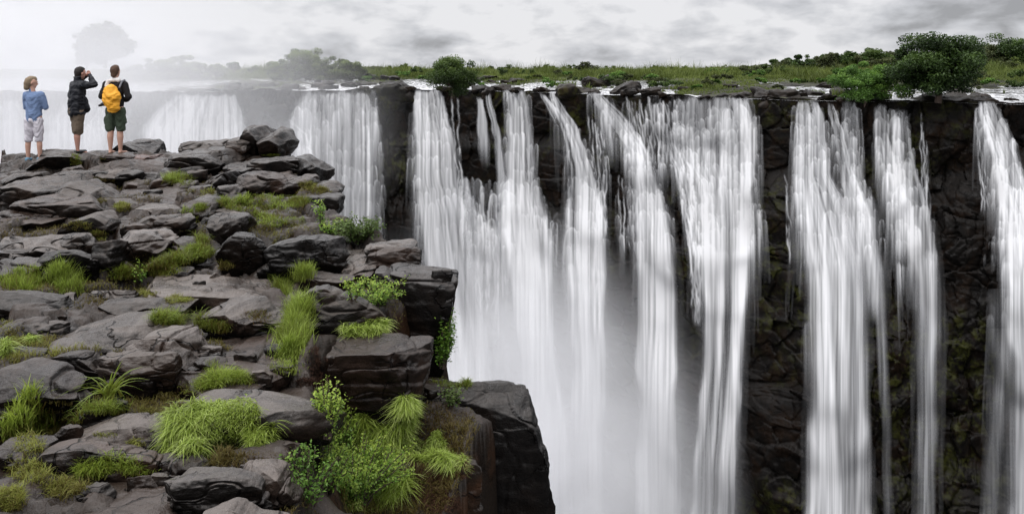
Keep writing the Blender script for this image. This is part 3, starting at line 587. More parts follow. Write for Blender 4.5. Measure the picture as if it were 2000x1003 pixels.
curtain(D, c, 1.65, 101, edge=.09); bells(D, 0, 0, 192, 350, 110, inside=c[:4], seed=102, wr=(5, 13), L=(16, 60), A=(.35, .95))
bells(D, 1350, 1480, 340, 480, 46, wr=(6, 14), L=(25, 70), seed=103, A=(.4, .8))
bells(D, 1440, 1495, 395, 475, 46, wr=(3, 7), L=(10, 40), seed=104, A=(.5, 1.))
c2 = [(225, 1290, 1335, 1.), (330, 1318, 1355, 1.), (500, 1350, 1372, 1.)]
bells(D, 0, 0, 225, 500, 120, inside=c2, seed=105, wr=(3, 7), L=(8, 30), A=(.5, 1.1), drift=8)
for i in range(12): rivulet(D, [(1288+i*5, 220+i*9), (1318+i*3, 330), (1345+i*2, 470), (1356+i, 640)], 1.6, .7, 1050+i)
bells(D, 1330, 1470, 184, 200, 22, wr=(4, 11), L=(8, 18), seed=106, A=(.3, .7))
D = fall('double fall right of the bare dark wall, joining another in its lower half', 0)
c = [(196, 1556, 1596, .9), (230, 1552, 1612, .9), (300, 1551, 1622, .8), (345, 1548, 1628, .9), (380, 1548, 1648, 1.1), (440, 1556, 1672, 1.05), (520, 1568, 1690, .95), (620, 1574, 1698, .95), (760, 1576, 1704, 1.), (900, 1570, 1708, 1.), (1120, 1560, 1715, .95)]
curtain(D, c, 1.5, 111, edge=.1); bells(D, 0, 0, 200, 430, 60, inside=c[:6], seed=112, wr=(6, 14), L=(25, 70), A=(.35, .9))
bells(D, 1575, 1625, 590, 640, 7, wr=(5, 10), L=(40, 110), seed=113, A=(.25, .5))
for i in range(3): rivulet(D, [(1534, 340+i*20), (1537+i*3, 440), (1542, 520)], 1.3, .7, 1130+i)
D = fall('smooth ribbon fall curving down between the double fall and the small bush', 0)
c = [(205, 1612, 1632, .9), (250, 1622, 1650, 1.1), (320, 1636, 1668, 1.1), (380, 1646, 1690, 1.1), (430, 1652, 1708, .95), (520, 1668, 1728, .6), (640, 1685, 1735, .35)]
curtain(D, c, 1.6, 121, edge=.2)
c = [(200, 1646, 1674, .8), (260, 1652, 1676, .8), (340, 1660, 1684, .7), (400, 1680, 1716, .8), (480, 1690, 1730, .4)]
curtain(D, c, 1.3, 122, edge=.2); bells(D, 0, 0, 200, 400, 30, inside=c, seed=123, wr=(4, 8), L=(14, 40))
D = fall('lacy stepped fall below the tall dark tree', 0)
c = [(205, 1708, 1732, .6), (260, 1708, 1732, .5), (300, 1712, 1750, .7), (360, 1728, 1768, .8), (440, 1742, 1800, .8), (520, 1752, 1810, .5)]
curtain(D, c, 1.2, 131, edge=.2); bells(D, 0, 0, 205, 460, 80, inside=c, seed=132, wr=(4, 9), L=(12, 40), A=(.45, 1.))
c = [(212, 1735, 1772, .6), (290, 1745, 1782, .7), (360, 1760, 1800, .8), (440, 1762, 1826, .85), (540, 1784, 1838, .85), (650, 1790, 1842, .75), (800, 1786, 1836, .6), (1120, 1780, 1825, .5)]
curtain(D, c, 1.2, 133, edge=.2); bells(D, 0, 0, 212, 500, 90, inside=c, seed=134, wr=(4, 9), L=(14, 44), A=(.45, 1.))
c = [(505, 1700, 1722, .7), (600, 1706, 1734, .6), (800, 1718, 1744, .5), (1120, 1725, 1755, .4)]
curtain(D, c, 1.1, 135, edge=.4, top=60.)
for i in range(5): rivulet(D, [(1797+i*4, 220+i*18), (1800+i*3, 320), (1806+i*3, 440)], 1.3, .8, 1350+i)
D = fall('white fall at the right border of the photo', 0)
c = [(199, 1905, 1946, 1.2), (240, 1914, 1968, 1.2), (300, 1932, 1990, 1.15), (360, 1944, 2010, 1.1), (440, 1954, 2040, 1.05), (560, 1962, 2070, .95), (700, 1966, 2090, .85), (900, 1962, 2100, .75), (1120, 1955, 2110, .7)]
curtain(D, c, 1.65, 141, edge=.12); bells(D, 0, 0, 205, 520, 100, inside=c[:6], seed=142, wr=(5, 12), L=(14, 50), A=(.4, .95))
bells(D, 1922, 1958, 330, 500, 40, wr=(2.5, 5), L=(6, 20), seed=143, A=(.4, 1.))
c = [(572, 1918, 1990, .4), (700, 1930, 1985, .4), (900, 1915, 1960, .3), (1120, 1900, 1950, .25)]
curtain(D, c, 1., 144, edge=.45, top=130.); bells(D, 1935, 1985, 570, 640, 8, wr=(5, 10), L=(30, 90), seed=145, A=(.2, .4))
for i in range(4): rivulet(D, [(1905+i*3, 215+i*12), (1910+i*3, 310), (1918+i*5, 420)], 1.2, .7, 1450+i)
for D, s_, sd in LACE: lacy(D, s_, sd+3, k=.9)
for fi_, (label, D, _) in enumerate(FALLS):
    D = D*sstep(-4, 3, QY-lip(QX))*np.clip(1+.42*noise1(QX/2.3+.8*noise1(QX/40, QY/120, 8), QY/150, 9)+.3*noise1(QX/5+1.2*noise1(QX/40, QY/150, 18), QY/230, 19), .2, 2)
    al = 1-np.exp(-D*.95)
    al = np.clip(al, 0, .97)
    tone = np.clip(.12+.32*D+.16*noise1(QX/9, QY/200, 5)+.12*noise1(QX/3.5, QY/160, 6)-.12*sstep(500, 900, QY), 0, 1)
    m = al > .025
    fm = m[:-1, :-1] | m[1:, :-1] | m[:-1, 1:] | m[1:, 1:]
    W2 = WY-.07*(fi_ % 4)
    V = np.stack([(QX-CX)/F*W2, W2, (HY-QY)/F*W2], -1).reshape(-1, 3)
    V, fq, at = compact(V, grid_faces(*QX.shape, mask=fm), {'dens': al, 'tone': tone})
    o = np_mesh('waterfall', V, fq, M['water'], attrs=at)
    tag(o, label, 'waterfall', 'separate falls pouring over the gorge wall')

# ------------------------------------------------------------------ river plateau above the falls
pcx = np.concatenate([np.arange(-900, -200, 20.), np.arange(-200, 2200, 6.), np.arange(2200, 2900, 20.)])
tt = np.concatenate([np.linspace(0, 60, 100), np.geomspace(61.5, 260, 90), np.geomspace(270, 9000, 40)])
TX, TT = np.meshgrid(pcx, tt)
dl = cliff_disp(TX, lip(TX)+2)
TY = Yc(TX)-dl-.7+TT
WX_ = (TX-CX)/F*TY
def slope_z(T): return 1.45*sstep(0, 34, T)
def plat(Xw, Yw, T, px):
    isl = fbm(Xw/16., Yw/24., 0, 3, 200)
    right = sstep(1850, 1960, px)
    far = sstep(15, 42, T+10*noise(Xw/14, Yw/14, 0, 203)-right*26)
    h = slope_z(T)-3.62+.36*isl*(1-far)+far*(.42+.25*isl)+.14*fbm(Xw/2.2, Yw/2.6, 0, 3, 201)+.1*noise(Xw/.9, Yw/1.1, 0, 202)
    h = h-.35*sstep(6, 0, T)*.3
    return h, far
PH, PFAR = plat(WX_, TY, TT, TX)
PH = PH+2.5*sstep(160, 500, TT)*sstep(1300, 1800, TX)
t = NT('plateau_ground'); pos = t.n('ShaderNodeNewGeometry').outputs['Position']
at = t.n('ShaderNodeAttribute', attribute_name='far')
nn = t.noise(pos, .22, 6, .6, .3); n5 = t.noise(pos, 1.4, 5, .65)
rk = t.mix(t.map(n5, .35, .65), (.010, .009, .007), (.034, .03, .02))
gr = t.mix(t.map(n5, .3, .7), (.035, .042, .014), (.09, .10, .035))
gr = t.mix(t.map(nn, .55, .7), gr, (.06, .045, .025))
colr = t.mix(t.math('ADD', t.math('MULTIPLY', t.map(nn, .52, .58), .6), at.outputs['Fac'], clamp=True), rk, gr)
b = t.n('ShaderNodeBump'); b.inputs['Distance'].default_value = .3; t.put(b, 'Height', n5)
bs = t.n('ShaderNodeBsdfPrincipled'); t.put(bs, 'Base Color', colr); t.put(bs, 'Normal', b); bs.inputs['Roughness'].default_value = .8
M['plateau'] = t.done(bs)
pl = np_mesh('river_bed', np.stack([WX_, TY, PH], -1).reshape(-1, 3), grid_faces(*TX.shape), M['plateau'], attrs={'far': PFAR})
tag(pl, kind='structure')
t = NT('river_water'); pos = t.n('ShaderNodeNewGeometry').outputs['Position']
tf = t.n('ShaderNodeAttribute', attribute_name='lipdist').outputs['Fac']
st = t.noise(t.vscale(pos, (1.5, .5, 1)), .8, 7, .68, 1.6); st2 = t.noise(t.vscale(pos, (1, .35, 1)), 3.2, 5, .7, .6)
fo = t.math('ADD', t.math('MULTIPLY', st, .65), t.math('MULTIPLY', st2, .35))
fo = t.math('ADD', fo, t.math('MULTIPLY', tf, -.0038)); foam = t.math('MULTIPLY', t.map(fo, .36, .58), .85)
wat = t.n('ShaderNodeBsdfPrincipled'); wat.inputs['Base Color'].default_value = (.055, .055, .05, 1); wat.inputs['Roughness'].default_value = .18
bb = t.n('ShaderNodeBump'); bb.inputs['Distance'].default_value = .15; t.put(bb, 'Height', fo); t.put(wat, 'Normal', bb)
fm_ = t.n('ShaderNodeBsdfDiffuse'); fm_.inputs[0].default_value = (.86, .86, .88, 1)
mx = t.n('ShaderNodeMixShader'); t.put(mx, 0, foam); t.put(mx, 1, wat.outputs[0]); t.put(mx, 2, fm_.outputs[0])
M['river'] = t.done(mx)
RY = np.where(TT < .1, TY-.5, TY)
rv = np_mesh('river_water', np.stack([(TX-CX)/F*RY, RY, slope_z(TT)-3.52-.1*sstep(3, 0, TT)+.12*sstep(1, 12, TT)*noise(WX_/3., TY/3.5, 0, 206)+.04*noise(WX_/1.3, TY/2, 0, 205)], -1).reshape(-1, 3), grid_faces(*TX.shape), M['river'], attrs={'lipdist': np.clip(TT, 0, 60)})
tag(rv, kind='structure')
gf = np_mesh('gorge_floor', np.array([[-400, -20, -75], [400, -20, -75], [400, 200, -75], [-400, 200, -75.]]), np.array([[0, 1, 2, 3]]), M['river'], attrs={'lipdist': [60]*4}); tag(gf, kind='structure')

def plateau_z(px, T):
    X_ = (px-CX)/F*(Yc(px)+T); return plat(X_, Yc(px)+T, T, px)[0]
def far_rock(px, py0, py1, wpx, label, group=None, mat='rock_far', T=1., rnd=4, asp=.9, seed=0, name='river_rock'):
    rg = np.random.RandomState(seed+int(px)); Yf = float(Yc(px)+T-1.2)
    V, Fq = _cs.setdefault(20, cube_sphere(20)) if wpx > 40 else _cs.setdefault(12, cube_sphere(12))
    w_ = wpx/F*Yf; zt = (HY-py0)/F*Yf; zb = (HY-py1)/F*Yf; h = zt-zb+.3
    L = (np.abs(V)**rnd).sum(1)**(1/rnd); p = V/L[:, None]
    for i in range(5):
        d = rg.normal(size=3); d /= np.linalg.norm(d); o = rg.uniform(.6, .9); k_ = p@d; p = p-np.outer(np.maximum(k_-o, 0)*.9, d)
    e = p.copy(); p = p*[w_/2, w_*asp/2, h/2]; s_ = min(w_, h*1.5)
    q = p/s_; sd = rg.uniform(0, 99)
    p = p+e*(fbm(q[:, 0]*1.8+sd, q[:, 1]*1.8, q[:, 2]*2.4, 4, int(px))*.14*s_)[:, None]
    p[:, 2] += h/2
    o = np_mesh(name, p, Fq, M[mat], loc=P(px, py1+.3/Yf*F*.6, Yf+w_*asp*.3)); return tag(o, label, 'rock', group)
far_rock(776, 160, 196, 88, 'big dark mossy rock knob beside the wide curtain fall', T=1.5)
far_rock(505, 182, 262, 112, 'tall misty rock bluff between two falls above the split boulders', T=0, rnd=3, asp=.5)
far_rock(545, 176, 206, 60, 'misty rock with bushes at the left end of the curtain fall', T=2)
far_rock(628, 161, 180, 44, 'low mossy rock in the rapids above the curtain fall', T=8)
far_rock(688, 162, 173, 36, 'small dark rock in the rapids above the curtain fall', T=12)
far_rock(1122, 166, 200, 62, 'dark rock knob between the thin strands and the diagonal cascade', T=1)
far_rock(1215, 166, 196, 66, 'long dark rock at the lip right of the diagonal cascade', T=4)
far_rock(960, 170, 196, 34, 'dark rock between the pair of thin strands and the straight fall', T=1)
far_rock(1165, 152, 172, 50, 'dark rock in the river behind the diagonal cascade', T=16)
far_rock(1515, 176, 206, 84, 'broad dark rock shelf left of the double fall', T=2, rnd=6)
far_rock(1850, 184, 220, 110, 'dark rock mass under the tall dark tree', T=2, rnd=5)
far_rock(1690, 188, 212, 60, 'dark ledge under the small bright bush', T=1.5)
far_rock(1958, 196, 214, 50, 'grassy rock beside the fall at the right border', T=4)
rg = np.random.RandomState(12)
for i in range(105):
    px = rg.uniform(440, 2010); T_ = rg.choice([rg.uniform(0, 5), rg.uniform(2, 30)])
    if 1740 < px < 1905 and T_ < 5: continue
    Yr = float(Yc(px)+T_); base = HY+(3.6-float(slope_z(T_)))/Yr*F
    wp = rg.uniform(9, 46)*(.6+.4*100/Yr); hp = wp*rg.uniform(.14, .34)
    far_rock(px, base-hp, base+1, wp, 'small dark rock among the white rapids near the lip', 'small dark rocks among the rapids near the lip', T=T_, seed=i, asp=.8)

# ------------------------------------------------------------------ leaves, grass, trees
def leaf_mesh(name, Pc, size, mat, parent=None, asp=.55, up=.35, tint=None, seed=0, droop=None):
    rg = np.random.RandomState(seed); n = len(Pc)
    nrm = rg.normal(size=(n, 3)); nrm[:, 2] = np.abs(nrm[:, 2])+up; nrm /= np.linalg.norm(nrm, axis=1)[:, None]
    a = np.cross(nrm, rg.normal(size=(n, 3))); a /= np.linalg.norm(a, axis=1)[:, None]; b = np.cross(nrm, a)
    s = (size*rg.uniform(.6, 1.3, n))[:, None]
    V = np.stack([Pc-a*s, Pc+b*s*asp+nrm*s*.12, Pc+a*s, Pc-b*s*asp+nrm*s*.12], 1).reshape(-1, 3)
    Fq = np.arange(4*n).reshape(n, 4)
    ti = rg.uniform(0, 1, n) if tint is None else np.clip(tint+rg.uniform(-.22, .22, n), 0, 1)
    return np_mesh(name, V, Fq, mat, parent, smooth=False, attrs={'tint': np.repeat(ti, 4)})
def tube(pts, rads, k=6):
    pts = np.asarray(pts, float); V = []; n = len(pts)
    for i in range(n):
        d = pts[min(i+1, n-1)]-pts[max(i-1, 0)]; d /= max(np.linalg.norm(d), 1e-9)
        a = np.cross(d, [.3, .9, .1]); a /= np.linalg.norm(a); b = np.cross(d, a)
        for j in range(k):
            t_ = 2*math.pi*j/k; V.append(pts[i]+(a*math.cos(t_)+b*math.sin(t_))*rads[i])
    Fq = [[i*k+j, i*k+(j+1) % k, (i+1)*k+(j+1) % k, (i+1)*k+j] for i in range(n-1) for j in range(k)]
    return np.array(V), np.array(Fq)
def join(parts):
    V, Fq, k_ = [], [], 0
    for v, f in parts: V.append(v); Fq.append(f+k_); k_ += len(v)
    return np.concatenate(V), np.concatenate(Fq)
def tree(px, pybase, Y, w, h, label, name='tree', mat='leaf_dark', n=6000, leaf=.16, seed=0, trunk=.35, group=None, cat='tree', clumps=26, flat=.8, z=None, bark=True, holes=.55, lean=0, full=False):
    rg = np.random.RandomState(seed+int(px)+5); base = P(px, pybase, Y)
    if z is not None: base[2] = z
    root = empty(name, base, label, cat, group)
    ch = h*(1-trunk*.55); cz = h-ch/2
    cl, rad = [], []
    for i in range(clumps):
        d = rg.normal(size=3); d /= np.linalg.norm(d); rr = rg.uniform(.25, 1)**.6*(1+.22*rg.normal())
        if d[2] < -.5 and not full: d[2] *= -.6
        c_ = np.array([d[0]*w/2*rr*.82+lean*h*.2, d[1]*w/2*rr*.82, cz+d[2]*ch/2*rr*flat])
        cl.append(c_); rad.append(rg.uniform(.08, .2)*min(w, ch*1.3))
    cl, rad = np.array(cl), np.array(rad)
    idx = rg.choice(clumps, n, p=rad**2/np.sum(rad**2))
    d = rg.normal(size=(n, 3)); d /= np.linalg.norm(d, axis=1)[:, None]
    r_ = rg.uniform(0, 1, n)**(1/2.2)
    pts = cl[idx]+d*(rad[idx]*r_)[:, None]*[1.15, 1.15, .72]
    nz_ = noise(pts[:, 0]*2.2/w*5, pts[:, 1]*2.2/w*5, pts[:, 2]*2.2/w*6, seed); keep = nz_ > -holes; pts, idx, d = pts[keep], idx[keep], d[keep]
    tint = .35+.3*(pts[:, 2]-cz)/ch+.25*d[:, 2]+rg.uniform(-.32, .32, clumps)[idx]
    leaf_mesh('crown', pts, leaf, M[mat], root, tint=tint, seed=seed)
    if bark:
        pr_ = []; tb = w*.022+.02
        top = np.array([lean*h*.1, 0, h*.45]); pr_.append(tube([[0, 0, -.3], [.02*w, 0, h*.2], top], [tb*1.5, tb*1.15, tb*.8]))
        for i in rg.choice(clumps, min(clumps, 11), False):
            m_ = (top*rg.uniform(.4, 1)+0); mid = (m_+cl[i])/2+[0, 0, -.04*h]
            pr_.append(tube([m_, mid, cl[i]], [tb*.6, tb*.4, tb*.12], 5))
        V, Fq = join(pr_); np_mesh('trunk', V, Fq, M['bark'], root)
    return root
# the named trees on the lip
Yt = 98.
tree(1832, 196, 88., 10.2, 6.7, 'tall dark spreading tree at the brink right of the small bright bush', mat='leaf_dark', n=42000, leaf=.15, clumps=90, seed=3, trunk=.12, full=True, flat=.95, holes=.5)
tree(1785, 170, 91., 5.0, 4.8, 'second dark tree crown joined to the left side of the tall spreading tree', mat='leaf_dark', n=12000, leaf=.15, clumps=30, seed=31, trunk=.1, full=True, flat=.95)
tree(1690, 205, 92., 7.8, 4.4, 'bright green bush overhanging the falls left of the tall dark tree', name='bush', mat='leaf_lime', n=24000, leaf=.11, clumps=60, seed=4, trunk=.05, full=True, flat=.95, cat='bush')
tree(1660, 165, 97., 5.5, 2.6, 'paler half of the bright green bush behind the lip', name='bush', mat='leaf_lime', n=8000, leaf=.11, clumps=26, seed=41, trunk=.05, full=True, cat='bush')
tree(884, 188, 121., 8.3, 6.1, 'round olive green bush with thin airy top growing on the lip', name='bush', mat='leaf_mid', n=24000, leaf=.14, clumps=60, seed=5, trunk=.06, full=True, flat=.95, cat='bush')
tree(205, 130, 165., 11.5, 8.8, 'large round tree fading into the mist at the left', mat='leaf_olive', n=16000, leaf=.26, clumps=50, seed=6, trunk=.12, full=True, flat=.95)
tree(168, 138, 165., 8., 4., 'low misty bush left under the large fading tree', name='bush', mat='leaf_olive', n=3000, leaf=.3, clumps=14, seed=61, trunk=.1, cat='bush')
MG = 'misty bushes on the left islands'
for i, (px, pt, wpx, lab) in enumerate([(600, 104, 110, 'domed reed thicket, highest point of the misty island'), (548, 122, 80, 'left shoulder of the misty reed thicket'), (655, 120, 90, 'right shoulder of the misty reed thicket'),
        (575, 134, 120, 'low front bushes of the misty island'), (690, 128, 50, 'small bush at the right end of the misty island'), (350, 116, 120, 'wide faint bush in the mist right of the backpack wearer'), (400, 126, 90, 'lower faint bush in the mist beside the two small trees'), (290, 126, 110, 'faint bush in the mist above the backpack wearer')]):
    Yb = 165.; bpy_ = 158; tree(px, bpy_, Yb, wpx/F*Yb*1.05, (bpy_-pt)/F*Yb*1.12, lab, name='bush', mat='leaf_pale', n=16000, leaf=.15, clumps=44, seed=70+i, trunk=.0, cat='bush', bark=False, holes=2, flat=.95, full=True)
for i, (px, pt, wpx, lab) in enumerate([(457, 120, 34, 'left one of two small round trees in the mist'), (486, 134, 26, 'right one of two small round trees in the mist')]):
    tree(px, 150, 200., wpx/F*200, (150-pt)/F*200, lab, mat='leaf_dark', n=2500, leaf=.3, clumps=14, seed=90+i, trunk=.25)
tree(1144, 152, 175., 5.2, 3.6, 'feathery pale shrub standing above the plateau grass', name='shrub', mat='leaf_olive', n=3500, leaf=.15, clumps=14, seed=95, trunk=.1, cat='shrub')
tree(1497, 150, 190., 3.4, 3.6, 'upright green shrub in the plateau grass', name='shrub', mat='leaf_mid', n=2500, leaf=.15, clumps=12, seed=96, trunk=.1, cat='shrub')
tree(1462, 150, 190., 4.6, 3.2, 'rounded olive shrub left of the upright green shrub', name='shrub', mat='leaf_olive', n=2500, leaf=.15, clumps=12, seed=97, trunk=.1, cat='shrub')
rg = np.random.RandomState(44)
# distant tree line on the right, each crown its own tree
for i, (px, pt, wpx) in enumerate([(1535, 119, 40), (1562, 116, 36), (1592, 110, 46), (1620, 109, 40), (1650, 106, 44), (1678, 104, 44), (1712, 98, 44), (1738, 104, 40), (1770, 100, 50), (1890, 86, 54), (1918, 96, 44), (1944, 84, 50), (1972, 79, 52), (1996, 76, 50), (2030, 78, 60), (2075, 74, 60), (1932, 104, 60), (1980, 100, 60), (1640, 118, 60), (1700, 115, 60)]):
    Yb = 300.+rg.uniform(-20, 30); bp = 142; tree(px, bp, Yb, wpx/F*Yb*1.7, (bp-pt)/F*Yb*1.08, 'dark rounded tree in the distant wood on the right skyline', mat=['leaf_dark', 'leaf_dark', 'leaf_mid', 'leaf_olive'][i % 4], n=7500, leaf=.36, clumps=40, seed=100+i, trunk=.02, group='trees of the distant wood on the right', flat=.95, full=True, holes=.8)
for i in range(34):
    px = [720, 745, 770, 960, 985, 1075, 1350, 1330][i] if i < 8 else rg.uniform(700, 1560)
    Yb = rg.uniform(420, 700); bp = 139; hh = rg.uniform(7, 13)/(F/Yb); ww = rg.uniform(14, 40)/(F/Yb)
    tree(px, bp, Yb, ww, hh, 'tiny dark tree on the far horizon beyond the plateau', mat='leaf_dark', n=420, leaf=.8, clumps=8, seed=150+i, trunk=.0, group='tiny trees along the far horizon', flat=.95, bark=False, full=True)
rg = np.random.RandomState(47)
for i in range(130):
    px = rg.uniform(690, 2000); Yb = rg.uniform(210, 520); T_ = Yb-float(Yc(px)); zz_ = float(plateau_z(px, T_))
    ww = rg.uniform(5, 13); tree(px, 150, Yb, ww, rg.uniform(1.6, 3.6)*(1+.5*(px > 1400)), 'hazy green thicket on the far part of the plateau', name='thicket', mat=['leaf_olive', 'reed', 'leaf_mid', 'leaf_olive'][i % 4], n=700, leaf=.3, clumps=10, seed=700+i, trunk=0, group='thickets far back on the plateau', z=zz_-.2, cat='bush', bark=False, full=True)
rg = np.random.RandomState(45)
for i in range(110):
    px = rg.uniform(700, 2000); T_ = rg.uniform(9, 30) if i % 2 else rg.uniform(18, 110); Yb = float(Yc(px)+T_); zz_ = float(plateau_z(px, T_))
    ww = rg.uniform(1.5, 4.5); tree(px, 150, Yb, ww, ww*rg.uniform(.4, .65), 'low green shrub scattered in the plateau grass', name='shrub', mat=['leaf_mid', 'leaf_olive', 'leaf_lime'][i % 3], n=700, leaf=.15, clumps=9, seed=200+i, trunk=.05, group='low shrubs scattered over the plateau', z=zz_-.1, cat='shrub', bark=False)

def blades(base, h, wd, bend, tint, seed=0, seg=4, nrm=None, jit=.5):
    """curved tapering blades; returns V, F(quads), tint"""
    rg = np.random.RandomState(seed); n = len(base)
    az_ = rg.uniform(0, 2*math.pi, n); dr = np.stack([np.cos(az_), np.sin(az_), 0*az_], 1); sd_ = np.stack([-np.sin(az_), np.cos(az_), 0*az_], 1)
    sa = rg.uniform(0, math.pi, n)[:, None]; side = sd_*np.cos(sa)*.8+dr*np.sin(sa)*.5+np.array([.3, 0, 0])
    side /= np.linalg.norm(side, axis=1)[:, None]
    hh = (h*rg.uniform(1-jit, 1+jit*.5, n))[:, None]; bd = (bend*rg.uniform(.3, 1.5, n))[:, None]; tilt = rg.uniform(0, .5, n)[:, None]
    Vs = []; ts = []
    for k_ in range(seg+1):
        t_ = k_/seg; up = t_-.5*bd*t_**3; out = tilt*t_*.6+bd*t_**2*.75
        p = base+np.array([0, 0, 1.])*up*hh+dr*out*hh; wdt = wd*(1-t_)**.7*(1 if k_ < seg else 0)+wd*.04
        Vs += [p-side*wdt/2, p+side*wdt/2]; ts += [np.clip(tint*(.25+.75*t_**.7), 0, 1)]*2
    V = np.stack(Vs, 1); T_ = np.stack(ts, 1); m = 2*(seg+1)
    f = np.array([[2*k_, 2*k_+1, 2*k_+3, 2*k_+2] for k_ in range(seg)])
    Fq = (np.arange(n)[:, None, None]*m+f[None]).reshape(-1, 4)
    return V.reshape(-1, 3), Fq, T_.ravel()
# reed grass over the plateau
rg = np.random.RandomState(46); n = 270000
px = rg.uniform(420, 2150, n); T_ = 2.5+200*rg.uniform(0, 1, n)**1.35; Yb = Yc(px)+T_; Xb = (px-CX)/F*Yb
h_, far_ = plat(Xb, Yb, T_, px); dn = fbm(Xb/6, Yb/9, 3, 3, 210)
keep = (h_-slope_z(T_) > -3.5) & (dn+far_*.5+.12*sstep(4, 14, T_)+rg.uniform(-.2, .2, n) > -.14)
px, Yb, Xb, h_, dn, T_ = px[keep], Yb[keep], Xb[keep], h_[keep], dn[keep], T_[keep]
hb = 1.35*(.5+1.5*sstep(-.1, .8, noise(Xb/9, Yb/12, 0, 211))+1.3*sstep(50, 130, T_))*(.7+.3*sstep(10, 45, T_))*(.75+.5*noise(Xb/2.5, Yb/3, 0, 213))
V, Fq, ti = blades(np.stack([Xb, Yb, h_-.1], 1), hb, .15, .5, .55+.3*noise(Xb/5, Yb/7, 0, 212)+rg.uniform(-.2, .2, len(Xb)), 1, seg=2)
o = np_mesh('reed_grass', V, Fq, M['reed'], attrs={'tint': ti}); tag(o, 'yellow green reeds and grass covering the river plateau', 'grass', kind='stuff')
from mathutils.kdtree import KDTree as KD

# ------------------------------------------------------------------ growth on the outcrop
def world_tris(o):
    me = o.data; n = len(me.vertices); co_ = np.empty(n*3, np.float32); me.vertices.foreach_get('co', co_)
    v = co_.reshape(-1, 3)+np.array(o.location); fi = np.empty(len(me.loops), np.int32); me.loops.foreach_get('vertex_index', fi)
    return v, fi.reshape(-1, 4)
vv, ff, k_, own = [], [], 0, []
for o in [terrain]+ROCK_OBJS:
    v, f = world_tris(o); vv.append(v); ff.append(f+k_); k_ += len(v); own += [0 if o is terrain else 1]*len(f)
bvh = BVHTree.FromPolygons(np.concatenate(vv).tolist(), np.concatenate(ff).tolist(), all_triangles=False)
def shoot(px, py):
    d = Vector(((px-CX)/F, 1, (HY-py)/F)).normalized(); l, nn_, i, ds = bvh.ray_cast(Vector((0, 0, 0)), d, 40)
    return (l, nn_, own[i]) if l is not None else (None, None, None)
def sample(cx, cy, rx, ry, n, minz=.15, seed=0, ground=False):
    rg = random.Random(seed+int(cx*3+cy)); out = []
    for _ in range(n):
        a = rg.uniform(0, 2*math.pi); r_ = math.sqrt(rg.random())
        r_ *= .8+.35*float(noise(math.cos(a)*1.5+cx, math.sin(a)*1.5+cy, 0, 9))
        x, y = cx+math.cos(a)*r_*rx, cy+math.sin(a)*r_*ry
        l, nn_, ow_ = shoot(x, y)
        if l is None or abs(nn_.z) < minz or (ground and ow_): continue
        out.append((l.x, l.y, l.z))
    return np.array(out).reshape(-1, 3)
GT = {'green': ('grass', .62, .9), 'tall': ('grass', .72, .45), 'lime': ('grass_lime', .72, 1.9), 'limetall': ('grass_lime', .45, .5), 'moss': ('moss', .55, .7), 'dry': ('moss', .28, .8), 'dark': ('grass', .42, .8), 'root': ('roots', .5, 1.2), 'olive': ('moss', .85, .8)}
def tuft(patches, kind, h, wd, n, label, name='grass_tuft', cat='grass', group=None, stuff=False, tuft_n=None):
    mat, ti, bd = GT[kind]; pts = []
    for j, (cx, cy, rx, ry) in enumerate(patches):
        pts.append(sample(cx, cy, rx, ry, int(n*(3.4 if kind == 'lime' else 1.5)/len(patches)), seed=j, minz=.05 if kind == 'root' else .12))
    b_ = np.concatenate(pts); wd = wd*(.95 if kind == 'lime' else .72); h = h*(.5 if kind == 'lime' else (.92 if kind == 'limetall' else .66))
    if len(b_) < 3: print('EMPTY PATCH', label); return
    cs = .2 if kind == 'lime' else .11                      # linked growth only: flood over small cells
    cell = [tuple(c_) for c_ in np.floor(b_/cs).astype(int)]; grp = {}; best = (0, 0); gid = 0; cnts = {}
    for c_ in cell: cnts[c_] = cnts.get(c_, 0)+1
    for c_ in cnts:
        if c_ in grp: continue
        gid += 1; st_ = [c_]; grp[c_] = gid; tot = 0
        while st_:
            q = st_.pop(); tot += cnts[q]
            for dx_ in (-1, 0, 1):
                for dy_ in (-1, 0, 1):
                    for dz_ in (-1, 0, 1):
                        k2_ = (q[0]+dx_, q[1]+dy_, q[2]+dz_)
                        if k2_ in cnts and k2_ not in grp: grp[k2_] = gid; st_.append(k2_)
        best = max(best, (tot, gid))
    b_ = b_[np.array([grp[c_] == best[1] for c_ in cell])]
    # gather roots into small clumps
    rg = np.random.RandomState(int(patches[0][0]))
    kk = max(3, len(b_)//26); cen = b_[rg.choice(len(b_), kk)]; ci = rg.randint(0, kk, len(b_))
    b2 = np.where(rg.rand(len(b_), 1) < (.0 if kind == 'lime' else .5), cen[ci]+rg.normal(size=b_.shape)*[h*.2, h*.2, .004], b_)
    tt_ = ti+rg.uniform(-.25, .25, len(b_))+.32*noise(b2[:, 0]*3, b2[:, 1]*3, 0, 5)
    hh = h*np.clip(.65+.75*noise(b2[:, 0]*2.6, b2[:, 1]*2.6, 0, 15), .2, 1.3)*rg.uniform(.7, 1.1, len(b2))
    if kind == 'lime': b2 = b2+[0, 0, 1.]*(rg.uniform(-.01, .07, (len(b2), 1))+.05*noise(b2[:, 0]*6, b2[:, 1]*6, 0, 33)[:, None])
    tt_ = np.where(rg.rand(len(b2)) < .13, tt_*.3, tt_)
    c0 = b2.mean(0); V, Fq, t_ = blades(b2-c0-[0, 0, .02], hh, wd, bd, tt_, int(patches[0][1]), seg=4)
    o = np_mesh(name, V, Fq, M[mat], attrs={'tint': t_}, loc=c0)
    return tag(o, label, cat, group, 'stuff' if stuff else None)
T = tuft
T([(40, 545, 48, 28), (60, 560, 30, 22)], 'tall', .26, .010, 1500, 'tall green grass at the left border above the dark blocky rock')
